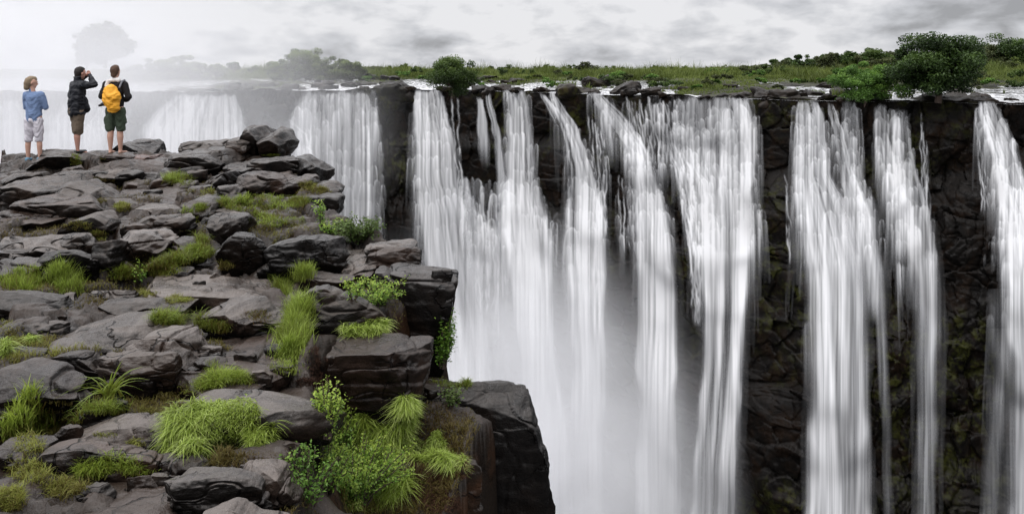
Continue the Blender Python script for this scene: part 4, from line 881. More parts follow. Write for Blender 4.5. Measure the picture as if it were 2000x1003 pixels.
T([(125, 575, 38, 42), (118, 545, 30, 25)], 'limetall', .24, .010, 2300, 'bright lime grass clump beside the dark blocky rock')
T([(238, 404, 24, 10)], 'olive', .13, .012, 900, 'round tuft with orange base in the middle of the slabs')
T([(208, 352, 26, 9), (190, 348, 12, 6)], 'moss', .16, .012, 700, 'yellowish tuft at the foot of the long brownish slab')
T([(345, 350, 34, 13), (290, 350, 14, 8)], 'green', .26, .012, 1400, 'green grass growing below the large smooth skyline rock')
T([(410, 382, 26, 11), (365, 372, 15, 6)], 'olive', .16, .012, 1100, 'yellow green tuft left of the dark low rock')
T([(330, 392, 22, 4)], 'dry', .10, .01, 500, 'thin dry tuft right of the orange based tuft')
T([(148, 313, 13, 12)], 'green', .14, .012, 500, 'small grass growing between the skyline rocks under the jacket wearer')
T([(200, 306, 9, 5)], 'olive', .1, .012, 250, 'tiny yellow tuft left of the reddish rock')
T([(455, 398, 42, 14), (510, 392, 50, 18), (555, 428, 60, 20), (605, 446, 38, 12), (520, 410, 55, 18)], 'green', .20, .012, 6500, 'long bright green grass slope running down to the rim', name='grass_slope')
T([(470, 310, 34, 6), (530, 302, 22, 3)], 'green', .12, .012, 900, 'grassy ledge at the foot of the split boulder pair')
T([(372, 428, 18, 24), (392, 405, 14, 10)], 'green', .2, .012, 1300, 'grass running down the left side of the squarish boulder')
T([(395, 470, 18, 22), (378, 492, 22, 14)], 'dark', .22, .012, 1100, 'darker grass in the wet gully left of the rounded black boulder')
T([(150, 440, 48, 12), (190, 458, 25, 14), (125, 436, 20, 8)], 'olive', .16, .011, 1700, 'olive grass around the steep dark boulder')
T([(197, 391, 9, 5)], 'dry', .14, .011, 400, 'orange tuft at the pointed end of the layered slab')
T([(600, 364, 22, 10), (625, 372, 22, 9)], 'olive', .14, .012, 900, 'grass cap on the block at the right rim')
T([(582, 396, 22, 12)], 'dark', .2, .012, 1000, 'dark green grass below the grass-capped block')
T([(300, 528, 62, 20), (250, 536, 28, 10), (330, 512, 40, 16)], 'green', .24, .010, 3000, 'green grass in front of the wedge-shaped boulder')
T([(375, 505, 38, 12), (400, 495, 20, 10)], 'green', .2, .010, 1300, 'grass at the left foot of the rounded black boulder')
T([(442, 518, 20, 9), (508, 500, 8, 20)], 'olive', .16, .010, 700, 'small grass at the foot of the rounded black boulder')
T([(548, 568, 28, 14), (590, 540, 14, 12)], 'limetall', .22, .009, 1900, 'lime grass at the head of the tall grass strip')
T([(585, 610, 28, 30), (568, 650, 32, 30), (562, 700, 24, 34), (575, 670, 20, 30)], 'limetall', .25, .009, 4600, 'tall bright grass strip hanging down beside the wide smooth boulder', name='grass_strip')
T([(505, 612, 30, 16)], 'dark', .22, .009, 900, 'dark grass in front of the pale-topped block')
T([(350, 585, 34, 9), (290, 574, 24, 5)], 'olive', .11, .009, 1300, 'mossy grass on the low split slab')
T([(375, 628, 55, 16), (430, 640, 22, 10), (320, 625, 26, 12)], 'green', .18, .009, 2600, 'grass band above the inclined brown slab')
T([(440, 738, 52, 14), (395, 752, 42, 15), (470, 742, 30, 8)], 'green', .17, .008, 3400, 'bright short grass above the broad pale slab')
T([(430, 712, 30, 10)], 'tall', .26, .006, 160, 'thin wispy seed stalks over the short grass')
T([(330, 778, 36, 18), (300, 800, 30, 10)], 'olive', .14, .008, 2000, 'low grass between the big layered boulder and the arched boulder')
T([(55, 800, 50, 34), (75, 830, 38, 28), (30, 840, 30, 22)], 'tall', .22, .013, 1500, 'long arching dark green grass at the left border')
T([(12, 630, 20, 34), (40, 668, 28, 8)], 'olive', .18, .009, 1300, 'brownish grass left of the square shouldered rock')
T([(8, 690, 18, 8), (60, 668, 12, 5)], 'lime', .16, .010, 350, 'pale leaves on the small domed rock')
T([(418, 830, 88, 36), (355, 850, 34, 38), (500, 850, 50, 32), (420, 865, 80, 28), (440, 810, 70, 22)], 'lime', .21, .009, 6500, 'big curly lime grass clump on the corner above the hollowed rock')
T([(215, 905, 62, 16), (270, 915, 36, 12), (180, 920, 40, 12)], 'green', .12, .008, 2000, 'grass strip in front of the low rounded boulder')
T([(55, 915, 48, 34), (130, 955, 44, 18), (20, 975, 34, 30), (60, 870, 36, 20)], 'olive', .11, .008, 3600, 'patch of short grass in the lower left corner')
T([(210, 845, 30, 5), (150, 868, 40, 5), (265, 862, 24, 12)], 'olive', .08, .008, 1000, 'grass in the fold between the two long lower left boulders')
T([(130, 815, 44, 10), (200, 800, 60, 8)], 'green', .15, .008, 1500, 'grass fringe behind the arched boulder')
T([(710, 652, 46, 8), (735, 640, 24, 8)], 'lime', .19, .012, 1300, 'lime grass row on the back edge of the flat-topped block')
T([(800, 815, 26, 34), (795, 790, 16, 14)], 'lime', .19, .011, 2400, 'lime grass hump right of the dark pillar')
T([(735, 852, 60, 24), (695, 832, 34, 18), (770, 872, 34, 22), (720, 880, 40, 20)], 'lime', .2, .011, 2800, 'lime grass ledge in front of the dark pillar')
T([(850, 888, 56, 22), (835, 868, 36, 14), (880, 900, 30, 12)], 'lime', .2, .011, 2900, 'lime grass on the brown earthy block')
T([(890, 748, 36, 9), (860, 742, 20, 8)], 'green', .16, .010, 1200, 'green grass on the left shoulder of the tall black cliff block')
T([(760, 960, 40, 30), (720, 985, 50, 20)], 'lime', .22, .011, 1500, 'lime grass cut by the bottom edge beside the leafy bush')
T([(615, 700, 26, 30), (632, 745, 16, 22), (600, 740, 30, 12)], 'root', .10, .006, 3000, 'red brown root mat beside the tall grass strip', name='root_mat', cat='roots')
T([(830, 765, 26, 24), (845, 800, 22, 24)], 'root', .11, .006, 2000, 'red brown root mat at the foot of the huge black block', name='root_mat', cat='roots')
T([(905, 912, 22, 22), (840, 950, 60, 40), (870, 925, 30, 16), (860, 980, 50, 24)], 'root', .11, .007, 6000, 'dark brown roots hanging over the earthy block', name='root_mat', cat='roots')
T([(480, 868, 30, 9), (540, 880, 22, 30), (555, 960, 16, 30)], 'root', .09, .005, 2200, 'brown roots under the big curly lime grass', name='root_mat', cat='roots')
# fine growth in the cracks and hollows everywhere
rg = random.Random(5); pts = []
for _ in range(60000):
    x, y = rg.uniform(0, 930), rg.uniform(330, 1003); l, nn_, ow_ = shoot(x, y)
    if l is None: continue
    nz_ = float(noise(l.x*1.1, l.y*1.4, 0, 77))
    if (ow_ == 0 and nn_.z > .3 and nz_ > -.12) or (ow_ == 1 and nn_.z > .75 and float(noise(l.x*2.3, l.y*2.3, l.z*2, 87)) > .34 and rg.random() < .5): pts.append((l.x, l.y, l.z-.01))
pts = np.array(pts); rr = np.random.RandomState(3)
pts = np.repeat(pts, 3, 0)+rr.normal(size=(len(pts)*3, 3))*[.02, .02, 0]
hs = (.05+.05*noise(pts[:, 0]*2, pts[:, 1]*2, 0, 78)); hs = np.maximum(hs, .02)
V, Fq, ti = blades(pts, hs, .008, .8, .5+.45*noise(pts[:, 0]*1.3, pts[:, 1]*1.3, 0, 79)+rr.uniform(-.2, .2, len(pts)), 9, seg=2)
o = np_mesh('ground_grass', V, Fq, M['moss'], attrs={'tint': ti}); tag(o, 'short mossy green and orange grass filling the cracks of the outcrop', 'grass', kind='stuff')

def leafy(px, py, label, h, spread, stems, per, leaf, mat='leaf', name='leafy_bush', cat='bush', Y=None, droop=0., seed=0, asp=.5, ti=.6):
    rg = np.random.RandomState(seed+int(px)); l, _, _ = shoot(px, py)
    base = np.array(l) if (l is not None and Y is None) else P(px, py, Y or 9)
    root = empty(name, base, label, cat); pr_ = []; lp = []
    for s_ in range(stems):
        a = rg.uniform(0, 2*math.pi); sp_ = spread*rg.uniform(.2, 1)**.7; hh = h*rg.uniform(.5, 1.05)
        o_ = np.array([math.cos(a)*spread*.25*rg.rand(), math.sin(a)*spread*.25*rg.rand(), -.02]); e_ = np.array([math.cos(a)*sp_, math.sin(a)*sp_, hh*(1-droop*rg.rand())])
        m_ = (o_+e_)/2+[0, 0, .18*h]; tt_ = np.linspace(0, 1, 6)[:, None]; pl_ = (1-tt_)**2*o_+2*tt_*(1-tt_)*m_+tt_**2*e_
        pr_.append(tube(pl_, np.linspace(.006, .0018, 6)*(1+h), 4))
        u = rg.uniform(.15, 1, per)[:, None]; c_ = (1-u)**2*o_+2*u*(1-u)*m_+u**2*e_
        lp.append(c_+rg.normal(size=(per, 3))*leaf*1.3)
    V, Fq = join(pr_); np_mesh('stem', V, Fq, M['bark'], root)
    lp = np.concatenate(lp); leaf_mesh('foliage', lp, leaf, M[mat], root, asp=asp, tint=ti+.3*(lp[:, 2]/h-.5), seed=seed, up=.8)
    return root
leafy(690, 985, 'large small-leaved green bush filling the cleft at the bottom edge', .42, .44, 80, 90, .0135, seed=1)
leafy(735, 950, 'paler upper half of the small-leaved bush below the lime grass', .32, .36, 56, 80, .0135, seed=2, ti=.75)
leafy(655, 900, 'ferny green shrub climbing beside the hollowed rock', .38, .22, 44, 70, .013, seed=3)
leafy(640, 850, 'narrow bright shrub rising along the edge of the broad pale slab', .38, .11, 26, 60, .0125, seed=4, ti=.75)
leafy(690, 860, 'thin twig with yellow green leaves in front of the dark pillar', .55, .12, 4, 46, .02, seed=5, ti=.85, name='twig', cat='twig')
leafy(600, 985, 'dark leafed stems in the shade at the bottom edge', .36, .2, 22, 54, .014, mat='leaf', seed=6, ti=.38)
leafy(640, 960, 'mixed green stems between the dark stems and the big bush', .34, .25, 34, 60, .0135, seed=16, ti=.6)
leafy(735, 592, 'small leafy shrub with outstretched branches on the wide smooth boulder', .26, .3, 30, 50, .016, seed=7, ti=.7, droop=.4)
leafy(690, 585, 'small upright sprig left of the leafy shrub with outstretched branches', .22, .16, 9, 30, .018, seed=8, ti=.7)
leafy(700, 468, 'dark leafed bush on the rim right of the grass slope', .28, .36, 36, 50, .024, mat='leaf_mid', seed=9, ti=.7, droop=.3)
leafy(628, 440, 'upright leafy stem beside the black rim block', .42, .1, 5, 34, .024, seed=10, ti=.6)
leafy(650, 456, 'low green herbs left of the dark leafed bush', .16, .25, 22, 20, .022, seed=11)
leafy(866, 715, 'shrub hanging on the right side of the huge black block', .62, .13, 28, 60, .022, Y=8.6, seed=12, mat='leaf', ti=.45)
leafy(880, 790, 'small brownish shrub left of the tall black cliff block', .2, .14, 12, 30, .016, seed=13, mat='leaf_mid', ti=.8)
leafy(270, 545, 'tiny leafy herb at the foot of the dark block in the muddy hollow', .16, .14, 14, 16, .018, seed=14)
# broad-bladed plant
l, _, _ = shoot(215, 778); b_ = np.repeat(np.array([l]), 40, 0)+np.random.RandomState(2).normal(size=(40, 3))*[.025, .025, 0]
V, Fq, ti = blades(b_-b_[0], .26, .022, 1.1, np.full(40, .6), 4, seg=6); o = np_mesh('broadleaf_plant', V, Fq, M['grass'], attrs={'tint': ti}, loc=b_[0]); tag(o, 'single broad-bladed green plant in front of the big layered boulder', 'plant')

# ------------------------------------------------------------------ people
def blob_parts(parts, voxel=.012, smooth=6):
    """parts: list of (p0, r0, p1, r1, (sx,sy,sz)) -> vertices, faces of one continuous skin"""
    bm = bmesh.new()
    for p0, r0, p1, r1, scl in parts:
        p0, p1 = np.array(p0, float), np.array(p1, float); L_ = np.linalg.norm(p1-p0); n_ = max(2, int(L_/max(min(r0, r1)*.35, .004))+1)
        for i in range(n_):
            t_ = i/(n_-1); c_ = p0+(p1-p0)*t_; r_ = r0+(r1-r0)*t_
            bmesh.ops.create_icosphere(bm, subdivisions=2, radius=1, matrix=Matrix.Translation(c_) @ Matrix.Diagonal((r_*scl[0], r_*scl[1], r_*scl[2], 1)))
    me = bpy.data.meshes.new('tmp'); bm.to_mesh(me); bm.free(); o = bpy.data.objects.new('tmp', me); C.objects.link(o)
    m_ = o.modifiers.new('r', 'REMESH'); m_.mode = 'VOXEL'; m_.voxel_size = voxel; s_ = o.modifiers.new('s', 'SMOOTH'); s_.iterations = smooth; s_.factor = .5
    dg = bpy.context.evaluated_depsgraph_get(); dg.update(); ev = o.evaluated_get(dg); m2 = bpy.data.meshes.new_from_object(ev)
    bpy.data.objects.remove(o); return m2
def blob(name, parts, mat, parent, voxel=.012, smooth=5, wrinkle=0., seed=0):
    me = blob_parts(parts, voxel, smooth); n_ = len(me.vertices); a = np.empty(n_*3, np.float32); me.vertices.foreach_get('co', a); a = a.reshape(-1, 3)
    if wrinkle:
        nn_ = np.empty(n_*3, np.float32); me.vertices.foreach_get('normal', nn_); nn_ = nn_.reshape(-1, 3)
        q = fbm(a[:, 0]*9, a[:, 1]*9, a[:, 2]*14+3*noise(a[:, 0]*6, a[:, 1]*6, 0, seed), 3, seed); a = a+nn_*(q*wrinkle)[:, None]
        me.vertices.foreach_set('co', a.astype(np.float32).ravel())
    me.polygons.foreach_set('use_smooth', np.ones(len(me.polygons), bool)); me.materials.clear(); me.materials.append(mat); me.name = name; me.update()
    o = bpy.data.objects.new(name, me); C.objects.link(o); o.parent = parent; return o
U = (1, 1, 1)
SK = mat_plain('skin', (.56, .33, .25), .55, .05, 30, .08)
SK2 = mat_plain('skin_ruddy', (.50, .27, .21), .55, .05, 30, .08)
MB = {k_: mat_plain(k_, *v) for k_, v in dict(sweater_blue=((.17, .24, .40), .9, .35, 40, .12), shorts_white=((.62, .59, .64), .9, .3, 25, .12), shoe_blue=((.12, .25, .36), .7, .2, 30, .3), hair_blond=((.27, .20, .13), .6, .7, 60, .4),
      jacket_black=((.012, .013, .018), .55, .3, 25, .3), shorts_brown=((.15, .115, .085), .9, .4, 30, .3), hair_dark=((.022, .017, .015), .6, .7, 60, .4), sweater_black=((.016, .014, .015), .85, .3, 30, .3), shorts_green=((.055, .075, .05), .9, .4, 30, .25),
      cover_orange=((.85, .40, .035), .55, .5, 9, .12), hair_brown=((.085, .045, .028), .6, .7, 60, .4), scarf_white=((.75, .72, .70), .9, .5, 30, .1), strap_grey=((.2, .2, .22), .8, .2, 30, .1), camera_black=((.02, .02, .022), .4, .1, 30, .1), sole=((.5, .5, .5), .7, .1, 30, .1)).items()}
def legs(xs, ys, toe, top=.5, rk=.056, ra=.036):
    ps = []
    for s_, x, y, (tx, ty) in zip((-1, 1), xs, ys, toe):
        ps += [((s_*.085, 0, .9), .085, (x*.9, y*.6, .5), rk, U), ((x*.9, y*.6, .5), rk, (x, y-.01, .34), rk+.004, U), ((x, y-.01, .34), rk+.004, (x, y, .09), ra, U), ((x, y, .09), ra, (x, y, .045), ra+.004, U), ((x, y-.02, .03), .032, (x+tx*.15, y+ty*.15, .022), .03, (1, 1, .75))]
        for q in range(5):
            o_ = (q-2)*.016; pxn, pyn = -ty, tx
            ps.append(((x+tx*.15+pxn*o_, y+ty*.15+pyn*o_, .016), .011, (x+tx*(.195-abs(q-1.2)*.006)+pxn*o_*1.15, y+ty*(.195-abs(q-1.2)*.006)+pyn*o_*1.15, .012), .008, U))
    return ps
def hand(w_, d_, up_, side, curl=.6):
    """palm, four fingers of unequal length and a thumb leaving the side of the palm"""
    w_, d_, up_ = np.array(w_, float), np.array(d_, float), np.array(up_, float); d_ /= np.linalg.norm(d_); lat = np.cross(d_, up_); lat /= np.linalg.norm(lat); up_ = np.cross(lat, d_)
    ps = [(w_, .024, w_+d_*.07, .026, (1, 1, 1))]
    for q, ln in enumerate((.068, .078, .073, .058)):
        b0 = w_+d_*.075+lat*(q-1.5)*.019; m0 = b0+d_*ln*.55-up_*curl*.02; ps += [(b0, .0098, m0, .009, U), (m0, .009, m0+d_*ln*.3-up_*curl*ln*.6, .0078, U)]
    t0 = w_+d_*.025+lat*side*.026; t1 = t0+lat*side*.03+d_*.03; ps += [(t0, .012, t1, .0105, U), (t1, .0105, t1+d_*.03-up_*.01, .009, U)]
    return ps
def head(c, yaw, tilt=0., r=.098):
    cy_, sy_ = math.cos(yaw), math.sin(yaw); c = np.array(c, float)
    def L(x, y, z): return c+np.array([x*cy_+y*sy_, -x*sy_+y*cy_, z])
    return [(L(0, -.012, .025), r*.93, L(0, .02, .02), r*.9, (.88, 1, 1.02)), (L(0, .035, -.045), .062, L(0, .045, -.075), .042, (.95, 1, 1)), (L(0, .094, .005), .010, L(0, .112, -.022), .0145, U), (L(0, .085, .035), .02, L(0, .09, .03), .02, (2., .6, .5)),
            (L(-.03, .082, .012), .015, L(-.03, .083, .012), .015, U), (L(.03, .082, .012), .015, L(.03, .083, .012), .015, U), (L(-.018, .09, -.05), .011, L(.018, .09, -.05), .011, (1, .8, .55)),
            (L(-.088, 0, .0), .019, L(-.09, -.004, -.02), .014, (.5, 1, 1.3)), (L(.088, 0, .0), .019, L(.09, -.004, -.02), .014, (.5, 1, 1.3))], L
def foot_z(px, py): 
    l, _, _ = shoot(px, py); return l
# left: blue sweater, pale knee shorts, arms crossed, head turned right
def stand(px, pyfeet, Y, label, rz=0, s=1.):
    b_ = P(px, pyfeet, Y); down = bvh.ray_cast(Vector((b_[0], b_[1], 0)), Vector((0, 0, -1)), 5)[0]
    if down is not None: b_[2] = down.z-.005
    print('STAND', px, HY-b_[2]/b_[1]*F)
    r_ = empty('person', b_, label, 'person', rz=rz); r_.scale = (s, s, s); return r_
pa = stand(66, 300, 15.85, 'person in a blue sweater and pale knee shorts with arms crossed, head turned right', 0, .935)
hd, L = head((-.045, 0, 1.625), 1.0)
body = legs((-.115, .115), (0, .02), ((-.1, 1), (.35, .94)), rk=.052)+hd+[((-.02, 0, 1.42), .06, (-.04, 0, 1.58), .048, U), ((0, 0, .95), .10, (0, 0, 1.33), .11, (1.1, .7, 1)),
    ((-.155, 0, 1.38), .042, (-.19, .05, 1.12), .036, U), ((-.19, .05, 1.12), .036, (0, .2, 1.14), .028, U), ((.155, 0, 1.38), .042, (.22, .05, 1.12), .036, U), ((.22, .05, 1.12), .036, (0, .22, 1.2), .028, U)]
body += hand((0, .22, 1.2), (-1, .1, .1), (0, 1, 0), 1)+hand((0, .2, 1.14), (1, .15, .1), (0, 1, 0), -1)
blob('body', body, SK, pa, voxel=.009, smooth=2)
blob('sweater', [((0, .0, .885), .132, (0, 0, 1.08), .125, (1.28, .9, 1)), ((0, 0, 1.08), .125, (0, 0, 1.33), .13, (1.32, .88, 1)), ((-.13, 0, 1.38), .078, (.13, 0, 1.38), .078, (1, 1, 1)), ((-.025, 0, 1.44), .062, (-.035, 0, 1.50), .056, U),
    ((-.155, 0, 1.38), .075, (-.19, .05, 1.13), .058, U), ((-.19, .05, 1.13), .058, (-.02, .2, 1.14), .045, U), ((.155, 0, 1.38), .075, (.225, .04, 1.12), .06, U), ((.225, .04, 1.12), .06, (.02, .22, 1.19), .045, U)], MB['sweater_blue'], pa, wrinkle=.012, seed=1)
blob('shorts', [((-.0, 0, .88), .10, (0, 0, .86), .12, (1.2, .95, .8)), ((-.085, 0, .86), .105, (-.105, 0, .47), .085, U), ((.085, 0, .86), .105, (.105, .01, .47), .085, U)], MB['shorts_white'], pa, wrinkle=.014, seed=2)
blob('hair', [(L(0, -.03, .045), .102, L(0, -.035, .03), .10, (.95, 1, 1)), (L(-.02, -.06, -.0), .085, L(-.01, -.09, -.10), .055, U), (L(0, -.02, .085), .07, L(0, .05, .085), .055, U), (L(-.06, -.02, -.02), .05, L(-.05, -.06, -.10), .04, U)], MB['hair_blond'], pa, wrinkle=.012, seed=3)
for x, y, tx, ty in ((-.115, 0, -.1, 1), (.115, .02, .35, .94)):
    sh = blob('shoe', [((x, y-.03, .05), .05, (x, y, .05), .052, U), ((x, y, .045), .05, (x+tx*.15, y+ty*.15, .035), .042, (1, 1, .8))], MB['shoe_blue'], pa, voxel=.01)
    blob('sole', [((x, y-.035, .012), .054, (x+tx*.16, y+ty*.16, .012), .048, (1, 1, .35))], MB['sole'], sh, voxel=.01)
# middle: black jacket, brown shorts, raises both arms to the face
pb = stand(152, 292, 16.5, 'person in a black jacket and brown shorts raising both arms to the face', R(-38), .97)
hd, L = head((0.0, .05, 1.655), 0.0)
body = legs((-.06, .06), (.02, -.03), ((-.1, 1), (.1, 1)), rk=.06)+hd+[((0, .0, 1.44), .065, (0, .03, 1.58), .056, U), ((0, 0, .98), .11, (0, 0, 1.33), .12, (1.1, .8, 1)),
    ((-.2, 0, 1.42), .05, (-.28, .16, 1.46), .042, U), ((-.28, .16, 1.46), .042, (-.06, .2, 1.62), .03, U), ((.2, 0, 1.42), .05, (.30, .20, 1.42), .042, U), ((.30, .20, 1.42), .042, (.07, .20, 1.62), .03, U)]
body += hand((-.07, .2, 1.61), (.6, .35, .5), (0, 1, .2), 1)+hand((.08, .2, 1.61), (-.6, .35, .5), (0, 1, .2), -1)
blob('body', body, SK2, pb, voxel=.009, smooth=2)
blob('jacket', [((0, -.02, .86), .15, (0, -.02, 1.1), .155, (1.3, 1.1, 1)), ((0, -.03, 1.1), .155, (0, -.01, 1.36), .15, (1.3, 1.0, 1)), ((0, .06, 1.1), .11, (0, .12, .93), .10, (1.7, 1, 1)), ((-.15, 0, 1.42), .095, (.15, 0, 1.42), .095, (1, 1, .9)), ((0, -.02, 1.48), .075, (0, .0, 1.55), .072, (1.1, 1, 1)),
    ((-.19, 0, 1.41), .09, (-.28, .15, 1.45), .072, U), ((-.28, .15, 1.45), .072, (-.1, .19, 1.60), .05, U), ((.19, 0, 1.41), .09, (.31, .20, 1.42), .075, U), ((.31, .2, 1.42), .075, (.1, .2, 1.60), .05, U)], MB['jacket_black'], pb, wrinkle=.02, seed=5)
blob('shorts', [((0, -.02, .92), .15, (0, -.02, .84), .15, (1.1, 1.05, .8)), ((-.07, -.01, .84), .12, (-.06, 0.01, .47), .098, U), ((.07, -.01, .84), .12, (.06, -.02, .47), .098, U)], MB['shorts_brown'], pb, wrinkle=.016, seed=6)
blob('hair', [(L(0, -.02, .045), .1, L(0, -.03, .03), .098, (.92, 1, 1)), (L(0, -.045, .0), .08, L(0, -.06, -.045), .06, U), (L(0, 0, .08), .07, L(0, .045, .085), .05, U)], MB['hair_dark'], pb, wrinkle=.006, seed=7)
for x, y in ((-.06, .02), (.06, -.03)): blob('shoe', [((x, y-.03, .035), .048, (x, y+.15, .03), .042, (1, 1, .75))], MB['camera_black'], pb, voxel=.01)
# right: black top, green cargo shorts, scarf; orange backpack
pcn = stand(226, 298, 16.35, 'person in a black top, green shorts and pale scarf standing barefoot with hands in front', 0, .985)
hd, L = head((-.01, .01, 1.645), .12)
body = legs((-.105, .095), (0, .0), ((-.12, 1), (.3, .95)), rk=.06)+hd+[((0, .0, 1.44), .06, (-.01, .0, 1.58), .05, U), ((0, 0, .98), .10, (0, 0, 1.33), .115, (1.1, .75, 1)),
    ((-.2, 0, 1.4), .048, (-.27, -.03, 1.14), .04, U), ((-.27, -.03, 1.14), .04, (-.1, .2, 1.05), .028, U), ((.2, 0, 1.4), .048, (.27, -.03, 1.13), .04, U), ((.27, -.03, 1.13), .04, (.1, .2, 1.05), .028, U)]
body += hand((-.1, .2, 1.05), (.8, .5, 0), (0, 1, .3), 1)+hand((.1, .2, 1.05), (-.8, .5, 0), (0, 1, .3), -1)
blob('body', body, SK, pcn, voxel=.009, smooth=2)
blob('long_sleeved_top', [((0, 0, .93), .135, (0, 0, 1.3), .135, (1.2, .85, 1)), ((-.14, 0, 1.39), .08, (.14, 0, 1.39), .08, U), ((-.18, 0, 1.39), .078, (-.275, -.03, 1.15), .062, U), ((-.275, -.03, 1.15), .062, (-.12, .18, 1.06), .045, U), ((.18, 0, 1.39), .078, (.275, -.03, 1.14), .062, U), ((.275, -.03, 1.14), .062, (.12, .18, 1.06), .045, U)], MB['sweater_black'], pcn, wrinkle=.012, seed=8)
blob('shorts', [((0, 0, .93), .12, (0, 0, .86), .13, (1.2, .95, .8)), ((-.095, 0, .86), .112, (-.11, 0, .52), .10, U), ((.095, 0, .86), .112, (.105, 0, .52), .10, U), ((-.205, 0, .74), .03, (-.21, 0, .62), .035, (.6, 1.6, 1)), ((.2, 0, .74), .03, (.205, 0, .62), .035, (.6, 1.6, 1))], MB['shorts_green'], pcn, wrinkle=.014, seed=9)
blob('hair', [(L(0, -.02, .05), .1, L(0, -.03, .035), .098, (.92, 1, 1)), (L(0, -.045, .0), .082, L(0, -.055, -.05), .062, U), (L(0, 0, .085), .07, L(0, .045, .09), .05, U)], MB['hair_brown'], pcn, wrinkle=.009, seed=10)
blob('scarf', [((-.07, -.03, 1.475), .045, (.07, -.03, 1.475), .045, (1, 1.3, .9)), ((-.06, -.02, 1.50), .045, (.06, -.02, 1.5), .045, (1, 1.4, .8)), ((-.11, -.09, 1.46), .045, (-.13, -.115, 1.37), .038, U), ((0, .06, 1.49), .05, (0, .07, 1.47), .05, (1.4, 1, .8))], MB['scarf_white'], pcn, wrinkle=.012, seed=11)
for x, y, tx, ty in ((-.105, 0, -.12, 1), (.095, 0, .3, .95)): blob('sandal', [((x, y-.04, .004), .046, (x+tx*.19, y+ty*.19, .004), .044, (1, 1, .25))], MB['shorts_brown'], pcn, voxel=.009)
bpk = empty('backpack', tuple(np.array(pcn.location)+np.array([.02, -.02, .9])), 'orange rain-covered backpack worn by the person in green shorts', 'backpack')
blob('rain_cover', [((.02, -.19, .04), .115, (0, -.2, .22), .165, (1.08, .72, 1)), ((0, -.2, .22), .165, (-.02, -.18, .36), .125, (1.12, .7, 1)), ((.05, -.19, .02), .10, (.02, -.19, .1), .12, (1.1, .8, 1))], MB['cover_orange'], bpk, wrinkle=.02, seed=12)
for s_ in (-1, 1): blob('shoulder_strap', [((s_*.13-.01, -.12, .42), .022, (s_*.14, -.05, .54), .022, (1, .6, 1)), ((s_*.14, -.05, .54), .022, (s_*.14, .06, .56), .022, (1, .6, 1)), ((s_*.14, .06, .56), .022, (s_*.15, .13, .38), .022, (1, .6, 1))], MB['strap_grey'], bpk, voxel=.009)
cb_ = empty('camera_bag', tuple(np.array(pcn.location)+np.array([-.2, -.09, .95])), 'small black camera hanging at the left hip of the backpack wearer', 'camera')
blob('camera_body', [((-.03, 0, .03), .035, (.04, 0, .03), .035, (1, .9, 1)), ((0, -.0, .06), .022, (.02, 0, .06), .022, U)], MB['camera_black'], cb_, voxel=.008); blob('lens', [((-.02, -.02, .02), .028, (-.05, -.06, .01), .026, U)], MB['camera_black'], cb_, voxel=.008)

# ------------------------------------------------------------------ spray drifting in the gorge
def mist(name, center, radii, dens, scale, seed, label, nlow=.35, nhigh=.62, power=1.4, flatn=(1, 1, 1), col=(.985, .985, 1)):
    t = NT('spray_'+str(seed)); tc_ = t.n('ShaderNodeTexCoord')
    ln = t.n('ShaderNodeVectorMath', operation='LENGTH'); t.put(ln, 0, tc_.outputs['Object'])
    r_ = ln.outputs['Value']; fall_ = t.math('POWER', t.math('SUBTRACT', 1., r_, clamp=True), power)
    ps = t.vscale(t.n('ShaderNodeNewGeometry').outputs['Position'], flatn)
    nz_ = t.map(t.noise(ps, scale, 3, .55), nlow, nhigh, .25, 1.)
    dd = t.math('MULTIPLY', t.math('MULTIPLY', fall_, nz_), dens)
    v = t.n('ShaderNodeVolumePrincipled'); v.inputs['Color'].default_value = (*col, 1); t.put(v, 'Density', dd); v.inputs['Anisotropy'].default_value = .0
    t.t.links.new(v.outputs[0], t.out.inputs['Volume'])
    bm = bmesh.new(); bmesh.ops.create_icosphere(bm, subdivisions=4, radius=1); me = bpy.data.meshes.new(name); bm.to_mesh(me); bm.free()
    me.materials.append(t.m); o = bpy.data.objects.new(name, me); C.objects.link(o); o.location = center; o.scale = radii
    return tag(o, label, 'mist', kind='stuff')
mist('spray_mist', (-82, 112, -8), (70, 48, 32), .13, .05, 1, 'dense white spray hiding the left end of the falls')
mist('spray_cloud', (-2, 80, -44), (26, 17, 32), .33, .07, 2, 'grey spray rising from the gorge in front of the middle falls')

# ------------------------------------------------------------------ camera, sky, sun
cam = bpy.data.cameras.new('camera'); co = bpy.data.objects.new('camera', cam); C.objects.link(co)
co.rotation_euler = (R(90), 0, 0); cam.sensor_width = 36; cam.lens = 36*F/2000; cam.shift_y = -(501.5-HY)/2000
cam.clip_start = .1; cam.clip_end = 30000; sc.camera = co
w = bpy.data.worlds.new('World'); sc.world = w; w.use_nodes = True; nt = w.node_tree; nt.nodes.clear()
def wn(typ, **kw):
    nd = nt.nodes.new(typ)
    for k_, v in kw.items(): setattr(nd, k_, v)
    return nd
def wl(a, b): nt.links.new(a, b)
def wmath(op, a, b=0., clamp=False):
    nd = wn('ShaderNodeMath', operation=op, use_clamp=clamp)
    for i, v in enumerate((a, b)):
        if isinstance(v, (int, float)): nd.inputs[i].default_value = v
        else: wl(v, nd.inputs[i])
    return nd.outputs[0]
SUN_EL, SUN_AZ = 66, 196        # degrees; azimuth clockwise from +Y
sky = wn('ShaderNodeTexSky', sky_type='NISHITA'); sky.sun_disc = False; sky.sun_elevation = R(SUN_EL); sky.sun_rotation = R(SUN_AZ)
bg1 = wn('ShaderNodeBackground'); wl(sky.outputs[0], bg1.inputs[0]); bg1.inputs[1].default_value = .05
